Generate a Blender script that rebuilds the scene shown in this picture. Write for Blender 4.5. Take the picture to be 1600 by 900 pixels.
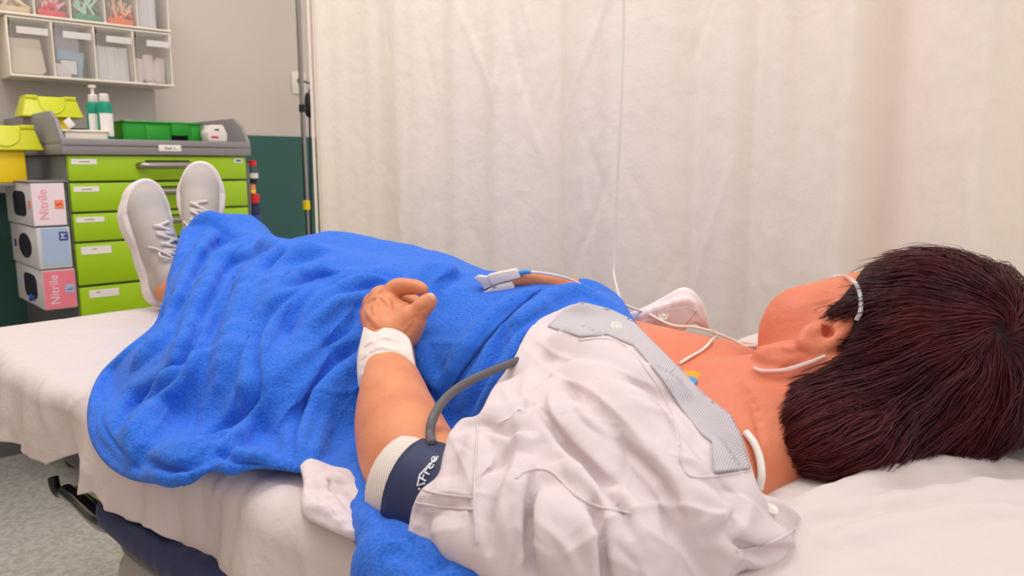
import bpy, bmesh, math, random
import numpy as np
from mathutils import Vector, Matrix
import openvdb

for o in list(bpy.data.objects): bpy.data.objects.remove(o)
SC = bpy.context.scene
COL = SC.collection
rng = np.random.default_rng(7)
random.seed(7)

# ---------------------------------------------------------------- camera, world, lights, exposure
F = 1200.0; PITCH = math.radians(9.1); ZC = 1.10
CA, SA = math.cos(PITCH), math.sin(PITCH)
cam_d = bpy.data.cameras.new('camera')
cam = bpy.data.objects.new('camera', cam_d); COL.objects.link(cam)
cam.location = (0, 0, ZC); cam.rotation_euler = (math.pi/2 - PITCH, 0, 0)
cam_d.sensor_width = 36.0; cam_d.lens = 36.0*F/1600.0; cam_d.clip_start = 0.05
cam_d.dof.use_dof = True; cam_d.dof.focus_distance = 0.95; cam_d.dof.aperture_fstop = 9.0
SC.camera = cam

world = bpy.data.worlds.new('world'); SC.world = world; world.use_nodes = True
bg = world.node_tree.nodes['Background']
bg.inputs[0].default_value = (1.0, 0.965, 0.945, 1); bg.inputs[1].default_value = 0.84

def area(name, loc, target, size, sizey, power, col):
    l = bpy.data.lights.new(name, 'AREA'); l.shape = 'RECTANGLE'; l.size = size; l.size_y = sizey
    l.energy = power; l.color = col
    o = bpy.data.objects.new(name, l); COL.objects.link(o); o.location = loc
    d = Vector(target) - Vector(loc); o.rotation_euler = d.to_track_quat('-Z', 'Y').to_euler()
    return o
area('ceiling_light', (-0.45, 1.25, 2.75), (-0.45, 1.25, 0), 1.0, 0.5, 15, (1.0, 0.965, 0.93))
area('ceiling_light', (-1.7, -0.1, 2.75), (-1.2, 0.6, 0), 1.2, 0.6, 21, (1.0, 0.965, 0.93))
area('ceiling_light', (1.3, 0.6, 2.75), (1.0, 0.6, 0), 1.2, 0.6, 8, (1.0, 0.95, 0.93))
area('ceiling_light', (-1.7, 1.8, 2.75), (-1.7, 1.8, 0), 1.2, 0.6, 9, (1.0, 0.965, 0.93))
SC.view_settings.view_transform = 'Standard'; SC.view_settings.look = 'None'
SC.view_settings.gamma = 1.0; SC.view_settings.use_curve_mapping = False
SC.view_settings.exposure = 0.24

# ---------------------------------------------------------------- places: camera rays, bed frame (s, t, z), room frame (u, d, z)
AZ = math.radians(48.6)
BA = np.array([-math.sin(AZ), math.cos(AZ), 0.]); BN = np.array([-math.cos(AZ), -math.sin(AZ), 0.]); BO = np.array([.26, .80, 0.])
RU = np.array([.72, .694, 0.]); RD = np.array([-.694, .72, 0.]); RO = np.array([-1.33, 2.30, 0.])
CAM = np.array([0, 0, ZC])
def ray(px, py):
    v = (450-py)/F
    return np.array([(px-800)/F, CA+v*SA, -SA+v*CA])
def PY(px, py, Y): r = ray(px, py); return CAM + r*(Y/r[1])
def PZ(px, py, z): r = ray(px, py); return CAM + r*((z-ZC)/r[2])
def PT(px, py, t):
    r = ray(px, py); k = (t + BO@BN)/(r@BN); return CAM + r*k
def W(s, t, z): return BO + s*BA + t*BN + np.array([0, 0, z])
def RM(u, d, z): return RO + u*RU + d*RD + np.array([0, 0, z])
def pix(x, y, z):
    z = z - ZC; dep = y*CA - z*SA
    return 800+F*x/dep, 450-F*(y*SA+z*CA)/dep, dep
ROOMZ = math.atan2(.694, .72); BEDZ = math.atan2(-BN[0], BN[1])

# ---------------------------------------------------------------- objects
def thing(name, label, cat, loc, rot=0.0, group=None, kind=None):
    o = bpy.data.objects.new(name, None); COL.objects.link(o)
    o.empty_display_size = .05
    o.location = Vector(loc); o.rotation_euler = (0, 0, rot)
    tag(o, label, cat, group, kind); return o
def tag(o, label=None, cat=None, group=None, kind=None):
    if label: o['label'] = label
    if cat: o['category'] = cat
    if group: o['group'] = group
    if kind: o['kind'] = kind
    return o
def wmat(o):
    m = Matrix.LocRotScale(o.location, o.rotation_euler, o.scale)
    return (wmat(o.parent) @ m) if o.parent else m
def link(name, me, mat, parent=None, label=None, smooth=True):
    """mesh in world coordinates -> object, expressed in the parent's frame"""
    if smooth and len(me.polygons): me.polygons.foreach_set('use_smooth', [True]*len(me.polygons))
    if mat: me.materials.append(mat)
    o = bpy.data.objects.new(name, me); COL.objects.link(o)
    if parent:
        me.transform(wmat(parent).inverted()); o.parent = parent
    else:
        n = len(me.vertices); c = np.empty(n*3, 'f'); me.vertices.foreach_get('co', c); c = c.reshape(-1, 3)
        b = Vector(((c[:, 0].min()+c[:, 0].max())/2, (c[:, 1].min()+c[:, 1].max())/2, c[:, 2].min()))
        me.transform(Matrix.Translation(-b)); o.location = b
    if label: o['label'] = label
    return o
def npmesh(v, f):
    me = bpy.data.meshes.new('mesh'); v = np.asarray(v, 'f'); f = np.asarray(f, 'i')
    me.vertices.add(len(v)); me.vertices.foreach_set('co', v.ravel())
    k = f.shape[1]
    me.loops.add(f.size); me.loops.foreach_set('vertex_index', f.ravel())
    me.polygons.add(len(f)); me.polygons.foreach_set('loop_start', np.arange(len(f), dtype='i')*k)
    me.update(calc_edges=True); me.validate(); return me
class MB:
    """collects simple solids in one mesh"""
    def __init__(s): s.b = bmesh.new()
    def box(s, c0, c1, bev=.002, fr=None, seg=2):
        t = bmesh.new(); bmesh.ops.create_cube(t, size=1)
        c0 = np.array(c0, float); c1 = np.array(c1, float); m = (c0+c1)/2; h = np.abs(c1-c0)
        for v in t.verts: v.co = Vector(m + np.array(v.co)*h)
        if bev: bmesh.ops.bevel(t, geom=t.edges[:], offset=min(bev, h.min()*.45), segments=seg, profile=.5, affect='EDGES')
        s._take(t, fr); return s
    def lathe(s, base, axis, prof, n=24, fr=None):
        t = bmesh.new(); ax = Vector(axis).normalized(); q = ax.to_track_quat('Z', 'Y')
        rings = []
        for z, r in prof:
            rings.append([t.verts.new(Vector(base)+q@Vector((max(r, 1e-5)*math.cos(2*math.pi*i/n), max(r, 1e-5)*math.sin(2*math.pi*i/n), z))) for i in range(n)])
        for a, b in zip(rings, rings[1:]):
            for i in range(n): t.faces.new((a[i], a[(i+1) % n], b[(i+1) % n], b[i]))
        t.faces.new(rings[0][::-1]); t.faces.new(rings[-1]); s._take(t, fr); return s
    def tube(s, pts, r, n=10, fr=None, smooth=True, step=.01):
        pts = [np.array(p, float) for p in pts]
        if smooth and len(pts) > 2: pts = spline(pts, 8)
        v, f = tubearr(pts, r if hasattr(r, '__len__') else [r]*len(pts), n)
        t = bmesh.new(); vs = [t.verts.new(Vector(p)) for p in v]
        for q in f: t.faces.new([vs[i] for i in q])
        k = len(pts)
        t.faces.new([vs[i] for i in range(n)][::-1]); t.faces.new([vs[(k-1)*n+i] for i in range(n)])
        s._take(t, fr); return s
    def prism(s, poly, h0, h1, plane='xz', bev=.002, fr=None):
        """poly in a plane, extruded along the third axis"""
        t = bmesh.new(); mk = {'xz': lambda a, b, h: (a, h, b), 'yz': lambda a, b, h: (h, a, b), 'xy': lambda a, b, h: (a, b, h)}[plane]
        A = [t.verts.new(mk(a, b, h0)) for a, b in poly]; B = [t.verts.new(mk(a, b, h1)) for a, b in poly]; n = len(poly)
        t.faces.new(A); t.faces.new(B[::-1])
        for i in range(n): t.faces.new((A[i], B[i], B[(i+1) % n], A[(i+1) % n]))
        bmesh.ops.recalc_face_normals(t, faces=t.faces[:])
        if bev: bmesh.ops.bevel(t, geom=t.edges[:], offset=bev, segments=2, profile=.5, affect='EDGES')
        s._take(t, fr); return s
    def _take(s, t, fr):
        if fr is not None:
            for v in t.verts: v.co = Vector(fr(*v.co))
        bmesh.ops.recalc_face_normals(t, faces=t.faces[:])
        me = bpy.data.meshes.new('t'); t.to_mesh(me); t.free(); s.b.from_mesh(me); bpy.data.meshes.remove(me)
    def build(s, name, mat, parent=None, label=None, smooth=False):
        me = bpy.data.meshes.new('mesh'); s.b.to_mesh(me); s.b.free()
        o = link(name, me, mat, parent, label, True)
        if not smooth: me.set_sharp_from_angle(angle=math.radians(38))
        return o
def spline(pts, n=6):
    P = [np.array(p, float) for p in pts]; P = [2*P[0]-P[1]] + P + [2*P[-1]-P[-2]]; out = []
    for i in range(1, len(P)-2):
        a, b, c, d = P[i-1:i+3]
        for j in range(n):
            t = j/n; out.append(.5*((2*b)+(c-a)*t+(2*a-5*b+4*c-d)*t*t+(3*b-a-3*c+d)*t**3))
    out.append(P[-2]); return out
def tubearr(pts, rs, n):
    V = []; K = len(pts); up = np.array([.13, .21, .97])
    rs = np.interp(np.linspace(0, 1, K), np.linspace(0, 1, len(rs)), rs)
    T0 = pts[1]-pts[0]; T0 = T0/np.linalg.norm(T0); u = np.cross(T0, up); u /= np.linalg.norm(u)
    for i, p in enumerate(pts):
        T = pts[min(i+1, K-1)]-pts[max(i-1, 0)]; T = T/(np.linalg.norm(T)+1e-12)
        u = u-T*(u@T); u /= np.linalg.norm(u)+1e-12; w = np.cross(T, u)
        for j in range(n):
            a = 2*math.pi*j/n; V.append(p+rs[i]*(math.cos(a)*u+math.sin(a)*w))
    Fc = [(i*n+j, i*n+(j+1) % n, (i+1)*n+(j+1) % n, (i+1)*n+j) for i in range(K-1) for j in range(n)]
    return np.array(V), Fc

# ---------------------------------------------------------------- sculpting with distance fields
BAND = .03
def smin(a, b, k):
    h = np.clip(.5+.5*(b-a)/k, 0, 1); return b*(1-h)+a*h-k*h*(1-h)
class Form:
    def __init__(s): s.ops = []; s.masks = []; s.noise = None
    def _add(s, f, lo, hi, k, op): s.ops.append((f, np.array(lo), np.array(hi), k, op)); return s
    def cap(s, a, b, ra, rb=None, k=.02, op='u'):
        rb = ra if rb is None else rb; a = np.array(a, float); b = np.array(b, float); ba = b-a; L = ba@ba+1e-12
        def f(x, y, z):
            h = np.clip(((x-a[0])*ba[0]+(y-a[1])*ba[1]+(z-a[2])*ba[2])/L, 0, 1)
            return np.sqrt((x-a[0]-h*ba[0])**2+(y-a[1]-h*ba[1])**2+(z-a[2]-h*ba[2])**2)-(ra+(rb-ra)*h)
        R = max(ra, rb); return s._add(f, np.minimum(a, b)-R, np.maximum(a, b)+R, k, op)
    def chain(s, pts, rs, k=.02, op='u', sm=4):
        pts = [np.array(p, float) for p in pts]
        rs = list(rs) if hasattr(rs, '__len__') else [rs]*len(pts)
        if sm > 1 and len(pts) > 2:
            q = spline([np.append(p, r) for p, r in zip(pts, rs)], sm); pts = [v[:3] for v in q]; rs = [v[3] for v in q]
        for a, b, ra, rb in zip(pts, pts[1:], rs, rs[1:]): s.cap(a, b, ra, rb, k, op)
        return s
    def ell(s, c, r, ax=None, k=.02, op='u'):
        c = np.array(c, float); r = np.array(r, float); M = np.eye(3) if ax is None else np.array(ax, float)
        def f(x, y, z):
            x = x-c[0]; y = y-c[1]; z = z-c[2]
            q = [(x*M[i][0]+y*M[i][1]+z*M[i][2])/r[i] for i in range(3)]
            k0 = np.sqrt(q[0]**2+q[1]**2+q[2]**2)+1e-9
            k1 = np.sqrt((q[0]/r[0])**2+(q[1]/r[1])**2+(q[2]/r[2])**2)+1e-9
            return k0*(k0-1)/k1
        e = np.sqrt(((M*r[:, None])**2).sum(0)); return s._add(f, c-e, c+e, k, op)
    def box(s, c, h, r, ax=None, k=.01, op='u'):
        c = np.array(c, float); h = np.array(h, float)-r; M = np.eye(3) if ax is None else np.array(ax, float)
        def f(x, y, z):
            x = x-c[0]; y = y-c[1]; z = z-c[2]
            q = [np.abs(x*M[i][0]+y*M[i][1]+z*M[i][2])-h[i] for i in range(3)]
            o = np.sqrt(sum(np.maximum(a, 0)**2 for a in q)); return o+np.minimum(np.maximum(np.maximum(q[0], q[1]), q[2]), 0)-r
        e = (np.abs(M)*(h[:, None]+r)).sum(0); return s._add(f, c-e, c+e, k, op)
    def at(s, P):
        P = np.atleast_2d(P); x, y, z = P[:, 0], P[:, 1], P[:, 2]; v = np.full(len(P), 1.0)
        for f, lo, hi, k, op in s.ops:
            d = f(x, y, z); v = smin(v, d, k) if op == 'u' else -smin(-v, d, k)
        return v
    def hit(s, px, py, near=.3, far=2.6):
        """first point of the form on the ray through a pixel (or the nearest approach)"""
        r = ray(px, py); L = np.linalg.norm(r); r = r/L; t = near; best = (9, CAM)
        for _ in range(160):
            p = CAM+r*t; d = s.at(p)[0]
            if d < best[0]: best = (d, p)
            if d < 3e-4: break
            t += max(d*.8, 5e-4)
            if t > far: break
        return best[1]
    def fold(s, line, k=.012, op='u', sink=.4, base=None, sm=3):
        """a ridge ('u') or a groove ('s') running over the surface; line = [(px, py, radius), ...] of where it runs"""
        q = spline([np.array(p, float) for p in line], sm) if len(line) > 2 else [np.array(p, float) for p in line]
        b = base or s; pts = []; n_ = len(q)-1
        q = [np.array([a[0], a[1], a[2]*(.35+.65*min(1, 1.6*math.sin(math.pi*i/n_)))]) for i, a in enumerate(q)] if n_ > 2 else q
        for px, py, r in q:
            h = b.hit(px, py); d = ray(px, py); d = d/np.linalg.norm(d)
            pts.append(h + d*(r*sink if op == 'u' else -r*sink))
        s._pend = getattr(s, '_pend', []); s._pend.append((pts, [a[2] for a in q], k, op)); return s
    def flush(s):
        for pts, rs, k, op in getattr(s, '_pend', []): s.chain(pts, rs, k, op, sm=1)
        s._pend = []; return s
    def mask(s, poly, k=.004, inv=False):
        s.masks.append((np.array(spline([np.array(p, float) for p in list(poly)+[poly[0]]], 3)[:-1]), k, inv)); return s
    def mesh(s, lo, hi, h):
        lo = np.array(lo, float); hi = np.array(hi, float); n = np.ceil((hi-lo)/h).astype(int)+1
        ax = [(lo[i]+h*np.arange(n[i])).astype('f') for i in range(3)]
        V = np.full(n, 1.0, 'f')
        for f, a, b, k, op in s.ops:
            m = BAND+k if op == 'u' else k+.004
            i0 = np.maximum(np.floor((a-m-lo)/h).astype(int), 0); i1 = np.minimum(np.ceil((b+m-lo)/h).astype(int)+1, n)
            if (i1 <= i0).any(): continue
            sl = tuple(slice(i0[i], i1[i]) for i in range(3))
            d = f(ax[0][sl[0]][:, None, None], ax[1][sl[1]][None, :, None], ax[2][sl[2]][None, None, :])
            V[sl] = smin(V[sl], d, k) if op == 'u' else -smin(-V[sl], d, k)
        if s.noise or s.masks:
            idx = np.nonzero(np.abs(V) < BAND*.99 if not s.masks else V < BAND*.99)
            x, y, z = (ax[i][idx[i]].astype('f8') for i in range(3)); v = V[idx].astype('f8')
            if s.noise: v = v + np.where(np.abs(v) < .02, s.noise(x, y, z), 0)
            for poly, k, inv in s.masks:
                px, py, dep = pix(x, y, z); d = poly_sd(px, py, poly)*dep/F
                if inv: d = -d
                v = -smin(-v, -d, k)
            V[idx] = v
        g = openvdb.FloatGrid(BAND); g.copyFromArray(np.clip(V, -BAND, BAND).astype('f'))
        r = g.convertToQuads(0.0); P = np.array(r[0], 'f')*h+lo; Q = np.array(r[1], 'i')
        return P, Q
def poly_sd(px, py, poly):
    n = len(poly); d2 = np.full(px.shape, 1e12); ins = np.zeros(px.shape, bool)
    for i in range(n):
        a = poly[i]; b = poly[(i+1) % n]; e = b-a; L = e@e+1e-9
        wx = px-a[0]; wy = py-a[1]; h = np.clip((wx*e[0]+wy*e[1])/L, 0, 1)
        d2 = np.minimum(d2, (wx-h*e[0])**2+(wy-h*e[1])**2)
        c = (a[1] > py) != (b[1] > py)
        with np.errstate(all='ignore'): ins ^= c & (px < a[0]+(py-a[1])/(e[1] if abs(e[1]) > 1e-9 else 1e-9)*e[0])
    d = np.sqrt(d2); return np.where(ins, -d, d)
def waves(seed, n, lam0, lam1, amp, along=None, squash=.3):
    """irregular undulation; with `along`, drawn out in that direction"""
    r = np.random.default_rng(seed); K = []
    for i in range(n):
        v = r.normal(size=3)
        if along is not None:
            a = np.array(along, float); a /= np.linalg.norm(a); v = v-a*(v@a)*(1-squash*.5)
        v /= np.linalg.norm(v); lam = lam0*(lam1/lam0)**(i/max(n-1, 1)); K.append((v*2*math.pi/lam, r.uniform(0, 6.28), amp*(lam/lam0)/math.sqrt(n)))
    def f(x, y, z):
        o = 0
        for v, p, a in K:
            q = v[0]*x+v[1]*y+v[2]*z+p; o = o + a*(np.sin(q+.9*np.sin((v[1]*x-v[0]*y+v[2]*z)*.31+p*2)))
        return o
    return f
def smooth_mesh(P, Q, it=2, lam=.5):
    e = np.concatenate([Q[:, [0, 1]], Q[:, [1, 2]], Q[:, [2, 3]], Q[:, [3, 0]]]); n = len(P)
    for _ in range(it):
        acc = np.zeros((n, 3)); c = np.zeros(n)
        for a, b in ((0, 1), (1, 0)):
            for j in range(3): acc[:, j] += np.bincount(e[:, a], P[e[:, b], j], n)
            c += np.bincount(e[:, a], minlength=n)
        P = P+lam*(acc/np.maximum(c, 1)[:, None]-P)
    return P

def inflate(f, src, n0, n1, by, k=None):
    """the shapes n0..n1 of another form, grown by a few millimetres (cloth lying on them)"""
    for g, lo, hi, k0, op in src.ops[n0:n1]:
        if op == 'u': f._add((lambda g: lambda x, y, z: g(x, y, z)-by)(g), lo-by, hi+by, k or k0, op)
def vnormals(P, Q):
    fn = np.cross(P[Q[:, 2]]-P[Q[:, 0]], P[Q[:, 3]]-P[Q[:, 1]]); n = len(P); N = np.zeros((n, 3))
    for c in range(4):
        for j in range(3): N[:, j] += np.bincount(Q[:, c], fn[:, j], n)
    return N/(np.linalg.norm(N, axis=1)[:, None]+1e-12)
def crease(P, Q, lines):
    """narrow cloth creases; a line = (points seen from the camera, width in px, height in m, sharpness)"""
    N = vnormals(P, Q); c = CAM-P; c /= np.linalg.norm(c, axis=1)[:, None]
    if (N*c).sum(1).mean() < 0 and False: N = -N
    px, py, _ = pix(P[:, 0], P[:, 1], P[:, 2]); D = np.zeros(len(P)); face = np.clip((N*c).sum(1)*4+.4, 0, 1)
    for pts, w, h, sh in lines:
        L = np.array(spline([np.array(p, float) for p in pts], 5)) if len(pts) > 2 else np.array(pts, float)
        m = np.nonzero((px > L[:, 0].min()-4*w) & (px < L[:, 0].max()+4*w) & (py > L[:, 1].min()-4*w) & (py < L[:, 1].max()+4*w))[0]
        if not len(m): continue
        best = np.full(len(m), 1e9); tt = np.zeros(len(m)); x, y = px[m], py[m]; K = len(L)-1
        for i in range(K):
            a, b = L[i], L[i+1]; e = b-a; q = np.clip(((x-a[0])*e[0]+(y-a[1])*e[1])/(e@e+1e-9), 0, 1)
            d = np.hypot(x-a[0]-q*e[0], y-a[1]-q*e[1]); u = d < best; best[u] = d[u]; tt[u] = (i+q[u])/K
        env = np.sin(np.pi*np.clip(tt*.9+.05, 0, 1))**.7
        D[m] += h*env*(np.exp(-(best/w)**2) if sh < .5 else np.exp(-np.sqrt((best/w)**2+.04)*1.3+.26))
    return P+N*(D*face)[:, None]
def flank(ln, wide, depth, rise, sharp=5.0):
    """a deep narrow valley between two folds of cloth: groove plus the rolls on either side"""
    L = np.array(spline([np.array(p[:2], float) for p in ln], 4)) if len(ln) > 2 else np.array([p[:2] for p in ln], float)
    T = np.gradient(L, axis=0); T /= np.linalg.norm(T, axis=1)[:, None]; O = np.stack([-T[:, 1], T[:, 0]], 1); k = slice(None, None, 2)
    return [(list(L[k]), sharp, -depth, 0), (list((L+O*wide)[k]), wide*.85, rise, 0), (list((L-O*wide)[k]), wide*.85, rise*.6, 0)]
def scatter(seed, n, poly, ang, spread, L, w, h, bend=.25):
    r = np.random.default_rng(seed); poly = np.array(poly, float); out = []; lo, hi = poly.min(0), poly.max(0)
    while len(out) < n:
        p = r.uniform(lo, hi)
        if poly_sd(np.array([p[0]]), np.array([p[1]]), poly)[0] > 0: continue
        a = (ang(*p) if callable(ang) else ang)+r.normal()*spread; ln = r.uniform(*L); d = np.array([math.cos(a), math.sin(a)]); o = np.array([-d[1], d[0]])*ln*bend*r.normal()
        out.append(([p-d*ln/2, p+o*.5, p+d*ln/2], r.uniform(*w), r.uniform(*h)*(1 if r.random() < .6 else -.8), r.random()))
    return out
# ---------------------------------------------------------------- materials
def srgb(r, g, b):
    f = lambda c: (c/255/12.92) if c/255 <= .04045 else ((c/255+.055)/1.055)**2.4
    return (f(r), f(g), f(b), 1)
def mat(name, col, rough=.6, metal=0, bump=None, var=None, sss=0, spec=.5, trans=0, sheen=0, alpha=1, coat=0, sssr=(.01, .004, .002), ior=1.45):
    """bump=(scale, strength, detail) ; var=(scale, colour2, contrast)"""
    m = bpy.data.materials.new(name); m.use_nodes = True; nt = m.node_tree; N = nt.nodes; L = nt.links
    b = N['Principled BSDF']; b.inputs['Base Color'].default_value = col; b.inputs['Roughness'].default_value = rough
    b.inputs['Metallic'].default_value = metal; b.inputs['Specular IOR Level'].default_value = spec
    b.inputs['Transmission Weight'].default_value = trans; b.inputs['IOR'].default_value = ior; b.inputs['Alpha'].default_value = alpha
    b.inputs['Coat Weight'].default_value = coat
    if sss: b.inputs['Subsurface Weight'].default_value = sss; b.inputs['Subsurface Radius'].default_value = sssr; b.inputs['Subsurface Scale'].default_value = 1.0
    if sheen: b.inputs['Sheen Weight'].default_value = sheen; b.inputs['Sheen Roughness'].default_value = .5
    tc = N.new('ShaderNodeTexCoord')
    if var:
        n = N.new('ShaderNodeTexNoise'); n.inputs['Scale'].default_value = var[0]; n.inputs['Detail'].default_value = 4
        r = N.new('ShaderNodeValToRGB'); r.color_ramp.elements[0].position = .5-var[2]; r.color_ramp.elements[1].position = .5+var[2]
        r.color_ramp.elements[0].color = col; r.color_ramp.elements[1].color = var[1]
        L.new(tc.outputs['Object'], n.inputs['Vector']); L.new(n.outputs['Fac'], r.inputs['Fac']); L.new(r.outputs['Color'], b.inputs['Base Color'])
    if bump:
        last = None
        for sc, st, de in (bump if isinstance(bump[0], tuple) else (bump,)):
            n = N.new('ShaderNodeTexNoise'); n.inputs['Scale'].default_value = sc; n.inputs['Detail'].default_value = de
            L.new(tc.outputs['Object'], n.inputs['Vector'])
            u = N.new('ShaderNodeBump'); u.inputs['Strength'].default_value = st; u.inputs['Distance'].default_value = .5/sc
            L.new(n.outputs['Fac'], u.inputs['Height'])
            if last: L.new(last.outputs['Normal'], u.inputs['Normal'])
            last = u
        L.new(last.outputs['Normal'], b.inputs['Normal'])
    return m
M = {}
M['wall'] = mat('wall_paint', srgb(214, 200, 188), .75, bump=(160, .12, 3))
M['wall_green'] = mat('wall_green_vinyl', srgb(52, 96, 88), .55, bump=(160, .12, 3))
M['niche'] = mat('grey_panel_paint', srgb(184, 176, 166), .6)
M['floor'] = mat('floor_vinyl', srgb(178, 170, 164), .5, var=(75, srgb(204, 199, 192), .12), bump=(60, .05, 2))
M['curtain'] = mat('curtain_cotton', srgb(241, 229, 217), .9, bump=((420, .12, 2), (14, .12, 4)), spec=.15)
M['sheet'] = mat('sheet_cotton', srgb(212, 200, 197), .9, bump=((700, .10, 2), (30, .22, 3)), spec=.15)
M['gown'] = mat('gown_cotton', srgb(216, 202, 204), .85, bump=((900, .10, 2), (42, .10, 3)), spec=.2)
M['blanket'] = mat('blue_fleece', srgb(60, 120, 222), .95, bump=((330, 1.0, 3), (60, .15, 3)), spec=.05, sheen=.12, var=(300, srgb(46, 102, 208), .16))
M['hem'] = mat('blue_binding', srgb(46, 104, 206), .8, bump=(600, .2, 2), spec=.15)
M['skin'] = mat('skin', srgb(218, 144, 102), .48, sss=.25, var=(26, srgb(206, 128, 90), .22), bump=((260, .22, 5), (60, .12, 3)), spec=.4)
def redden():
    m = M['skin']; nt = m.node_tree; N = nt.nodes; L = nt.links; b = N['Principled BSDF']; src = b.inputs['Base Color'].links[0].from_socket
    g = N.new('ShaderNodeNewGeometry'); d = N.new('ShaderNodeVectorMath'); d.operation = 'DISTANCE'; d.inputs[1].default_value = (.27, .84, .86)
    mr = N.new('ShaderNodeMapRange'); mr.interpolation_type = 'SMOOTHSTEP'; mr.inputs['From Min'].default_value = .09; mr.inputs['From Max'].default_value = .24; mr.inputs['To Min'].default_value = .75; mr.inputs['To Max'].default_value = 0
    mx = N.new('ShaderNodeMix'); mx.data_type = 'RGBA'; mx.inputs[7].default_value = srgb(216, 116, 90)
    n = N.new('ShaderNodeTexNoise'); n.inputs['Scale'].default_value = 40; n.inputs['Detail'].default_value = 5; mu = N.new('ShaderNodeMath'); mu.operation = 'MULTIPLY_ADD'; mu.inputs[1].default_value = .8; mu.inputs[2].default_value = .6
    mm = N.new('ShaderNodeMath'); mm.operation = 'MULTIPLY'
    L.new(g.outputs['Position'], d.inputs[0]); L.new(d.outputs['Value'], mr.inputs['Value']); L.new(g.outputs['Position'], n.inputs['Vector']); L.new(n.outputs['Fac'], mu.inputs[0])
    L.new(mr.outputs['Result'], mm.inputs[0]); L.new(mu.outputs['Value'], mm.inputs[1]); L.new(mm.outputs['Value'], mx.inputs[0]); L.new(src, mx.inputs[6])
    # freckles on the back of the hand and the forearm
    v = N.new('ShaderNodeTexVoronoi'); v.inputs['Scale'].default_value = 150; v.inputs['Randomness'].default_value = 1; L.new(g.outputs['Position'], v.inputs['Vector'])
    r = N.new('ShaderNodeMapRange'); r.inputs['From Min'].default_value = .10; r.inputs['From Max'].default_value = .26; r.inputs['To Min'].default_value = .38; r.inputs['To Max'].default_value = 0; L.new(v.outputs['Distance'], r.inputs['Value'])
    n2 = N.new('ShaderNodeTexNoise'); n2.inputs['Scale'].default_value = 60; L.new(g.outputs['Position'], n2.inputs['Vector']); r2 = N.new('ShaderNodeMapRange'); r2.inputs['From Min'].default_value = .48; r2.inputs['From Max'].default_value = .6; L.new(n2.outputs['Fac'], r2.inputs['Value'])
    d2 = N.new('ShaderNodeVectorMath'); d2.operation = 'DISTANCE'; d2.inputs[1].default_value = (-.17, 1.0, .91); L.new(g.outputs['Position'], d2.inputs[0])
    r3 = N.new('ShaderNodeMapRange'); r3.inputs['From Min'].default_value = .03; r3.inputs['From Max'].default_value = .09; r3.inputs['To Min'].default_value = 1; r3.inputs['To Max'].default_value = .15; L.new(d2.outputs['Value'], r3.inputs['Value'])
    a = N.new('ShaderNodeMath'); a.operation = 'MULTIPLY'; c = N.new('ShaderNodeMath'); c.operation = 'MULTIPLY'; L.new(r.outputs['Result'], a.inputs[0]); L.new(r2.outputs['Result'], a.inputs[1]); L.new(a.outputs['Value'], c.inputs[0]); L.new(r3.outputs['Result'], c.inputs[1])
    m2 = N.new('ShaderNodeMix'); m2.data_type = 'RGBA'; m2.inputs[7].default_value = srgb(150, 88, 66); L.new(c.outputs['Value'], m2.inputs[0]); L.new(mx.outputs[2], m2.inputs[6]); L.new(m2.outputs[2], b.inputs['Base Color'])
redden()
M['skin_lip'] = mat('nail', srgb(238, 190, 170), .3, sss=.2)
M['gauze'] = mat('gauze', srgb(228, 216, 210), .95, bump=((900, .5, 2), (60, .2, 3)), spec=.1)
M['navy'] = mat('navy_nylon', srgb(38, 46, 84), .6, bump=(900, .15, 2))
M['white_ink'] = mat('white_print', srgb(235, 235, 240), .6)
M['hose'] = mat('grey_rubber', srgb(92, 88, 92), .5)
M['chrome'] = mat('brushed_steel', srgb(150, 146, 142), .28, metal=1)
M['steel'] = mat('polished_steel', srgb(120, 118, 116), .16, metal=1)
M['black'] = mat('black_plastic', srgb(22, 22, 24), .45)
M['grey_cover'] = mat('grey_cover_plastic', srgb(176, 172, 168), .5)
M['white_plastic'] = mat('white_plastic', srgb(228, 218, 212), .4)
M['cable'] = mat('white_cable', srgb(230, 222, 214), .45)
M['cyan'] = mat('blue_plastic', srgb(70, 150, 210), .4)
M['clear'] = mat('clear_tube', srgb(244, 240, 240), .10, alpha=.5, coat=.6)
M['acrylic'] = mat('clear_acrylic', srgb(236, 226, 218), .12, alpha=.13)
M['cream'] = mat('cream_plastic', srgb(240, 230, 214), .5)
M['lime'] = mat('lime_enamel', srgb(160, 200, 20), .35, bump=(60, .03, 2))
M['cart_grey'] = mat('cart_grey', srgb(140, 134, 136), .45)
M['cart_body'] = mat('cart_body_grey', srgb(104, 106, 106), .55)
M['recess_shade'] = mat('recess_shade', srgb(44, 50, 30), .8)  # shade of the drawer grips as a flat colour
M['nickel'] = mat('satin_nickel', srgb(160, 154, 146), .32, metal=1)
M['paper'] = mat('label_paper', srgb(238, 232, 226), .7)
M['ink'] = mat('grey_ink', srgb(90, 88, 90), .8)
M['sharps'] = mat('sharps_yellow_green', srgb(206, 208, 30), .35, alpha=1)
M['sharps_y'] = mat('sharps_yellow', srgb(250, 214, 20), .4)
M['green'] = mat('bright_green_plastic', srgb(28, 150, 36), .38)
M['teal'] = mat('teal_plastic', srgb(0, 140, 112), .35)
M['pink_card'] = mat('pink_card', srgb(240, 128, 146), .5)
M['pale_pink'] = mat('pale_pink_card', srgb(240, 220, 228), .5)
M['blue_card'] = mat('pale_blue_card', srgb(168, 190, 218), .5)
M['grey_card'] = mat('grey_card', srgb(206, 204, 208), .55)
M['inner_shade'] = mat('hole_shade', srgb(16, 16, 34), .8)  # shade inside glove boxes and crate as a flat colour
M['pinktext'] = mat('pink_print', srgb(238, 150, 170), .6)
M['orange'] = mat('orange_tag', srgb(240, 140, 100), .6)
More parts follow.
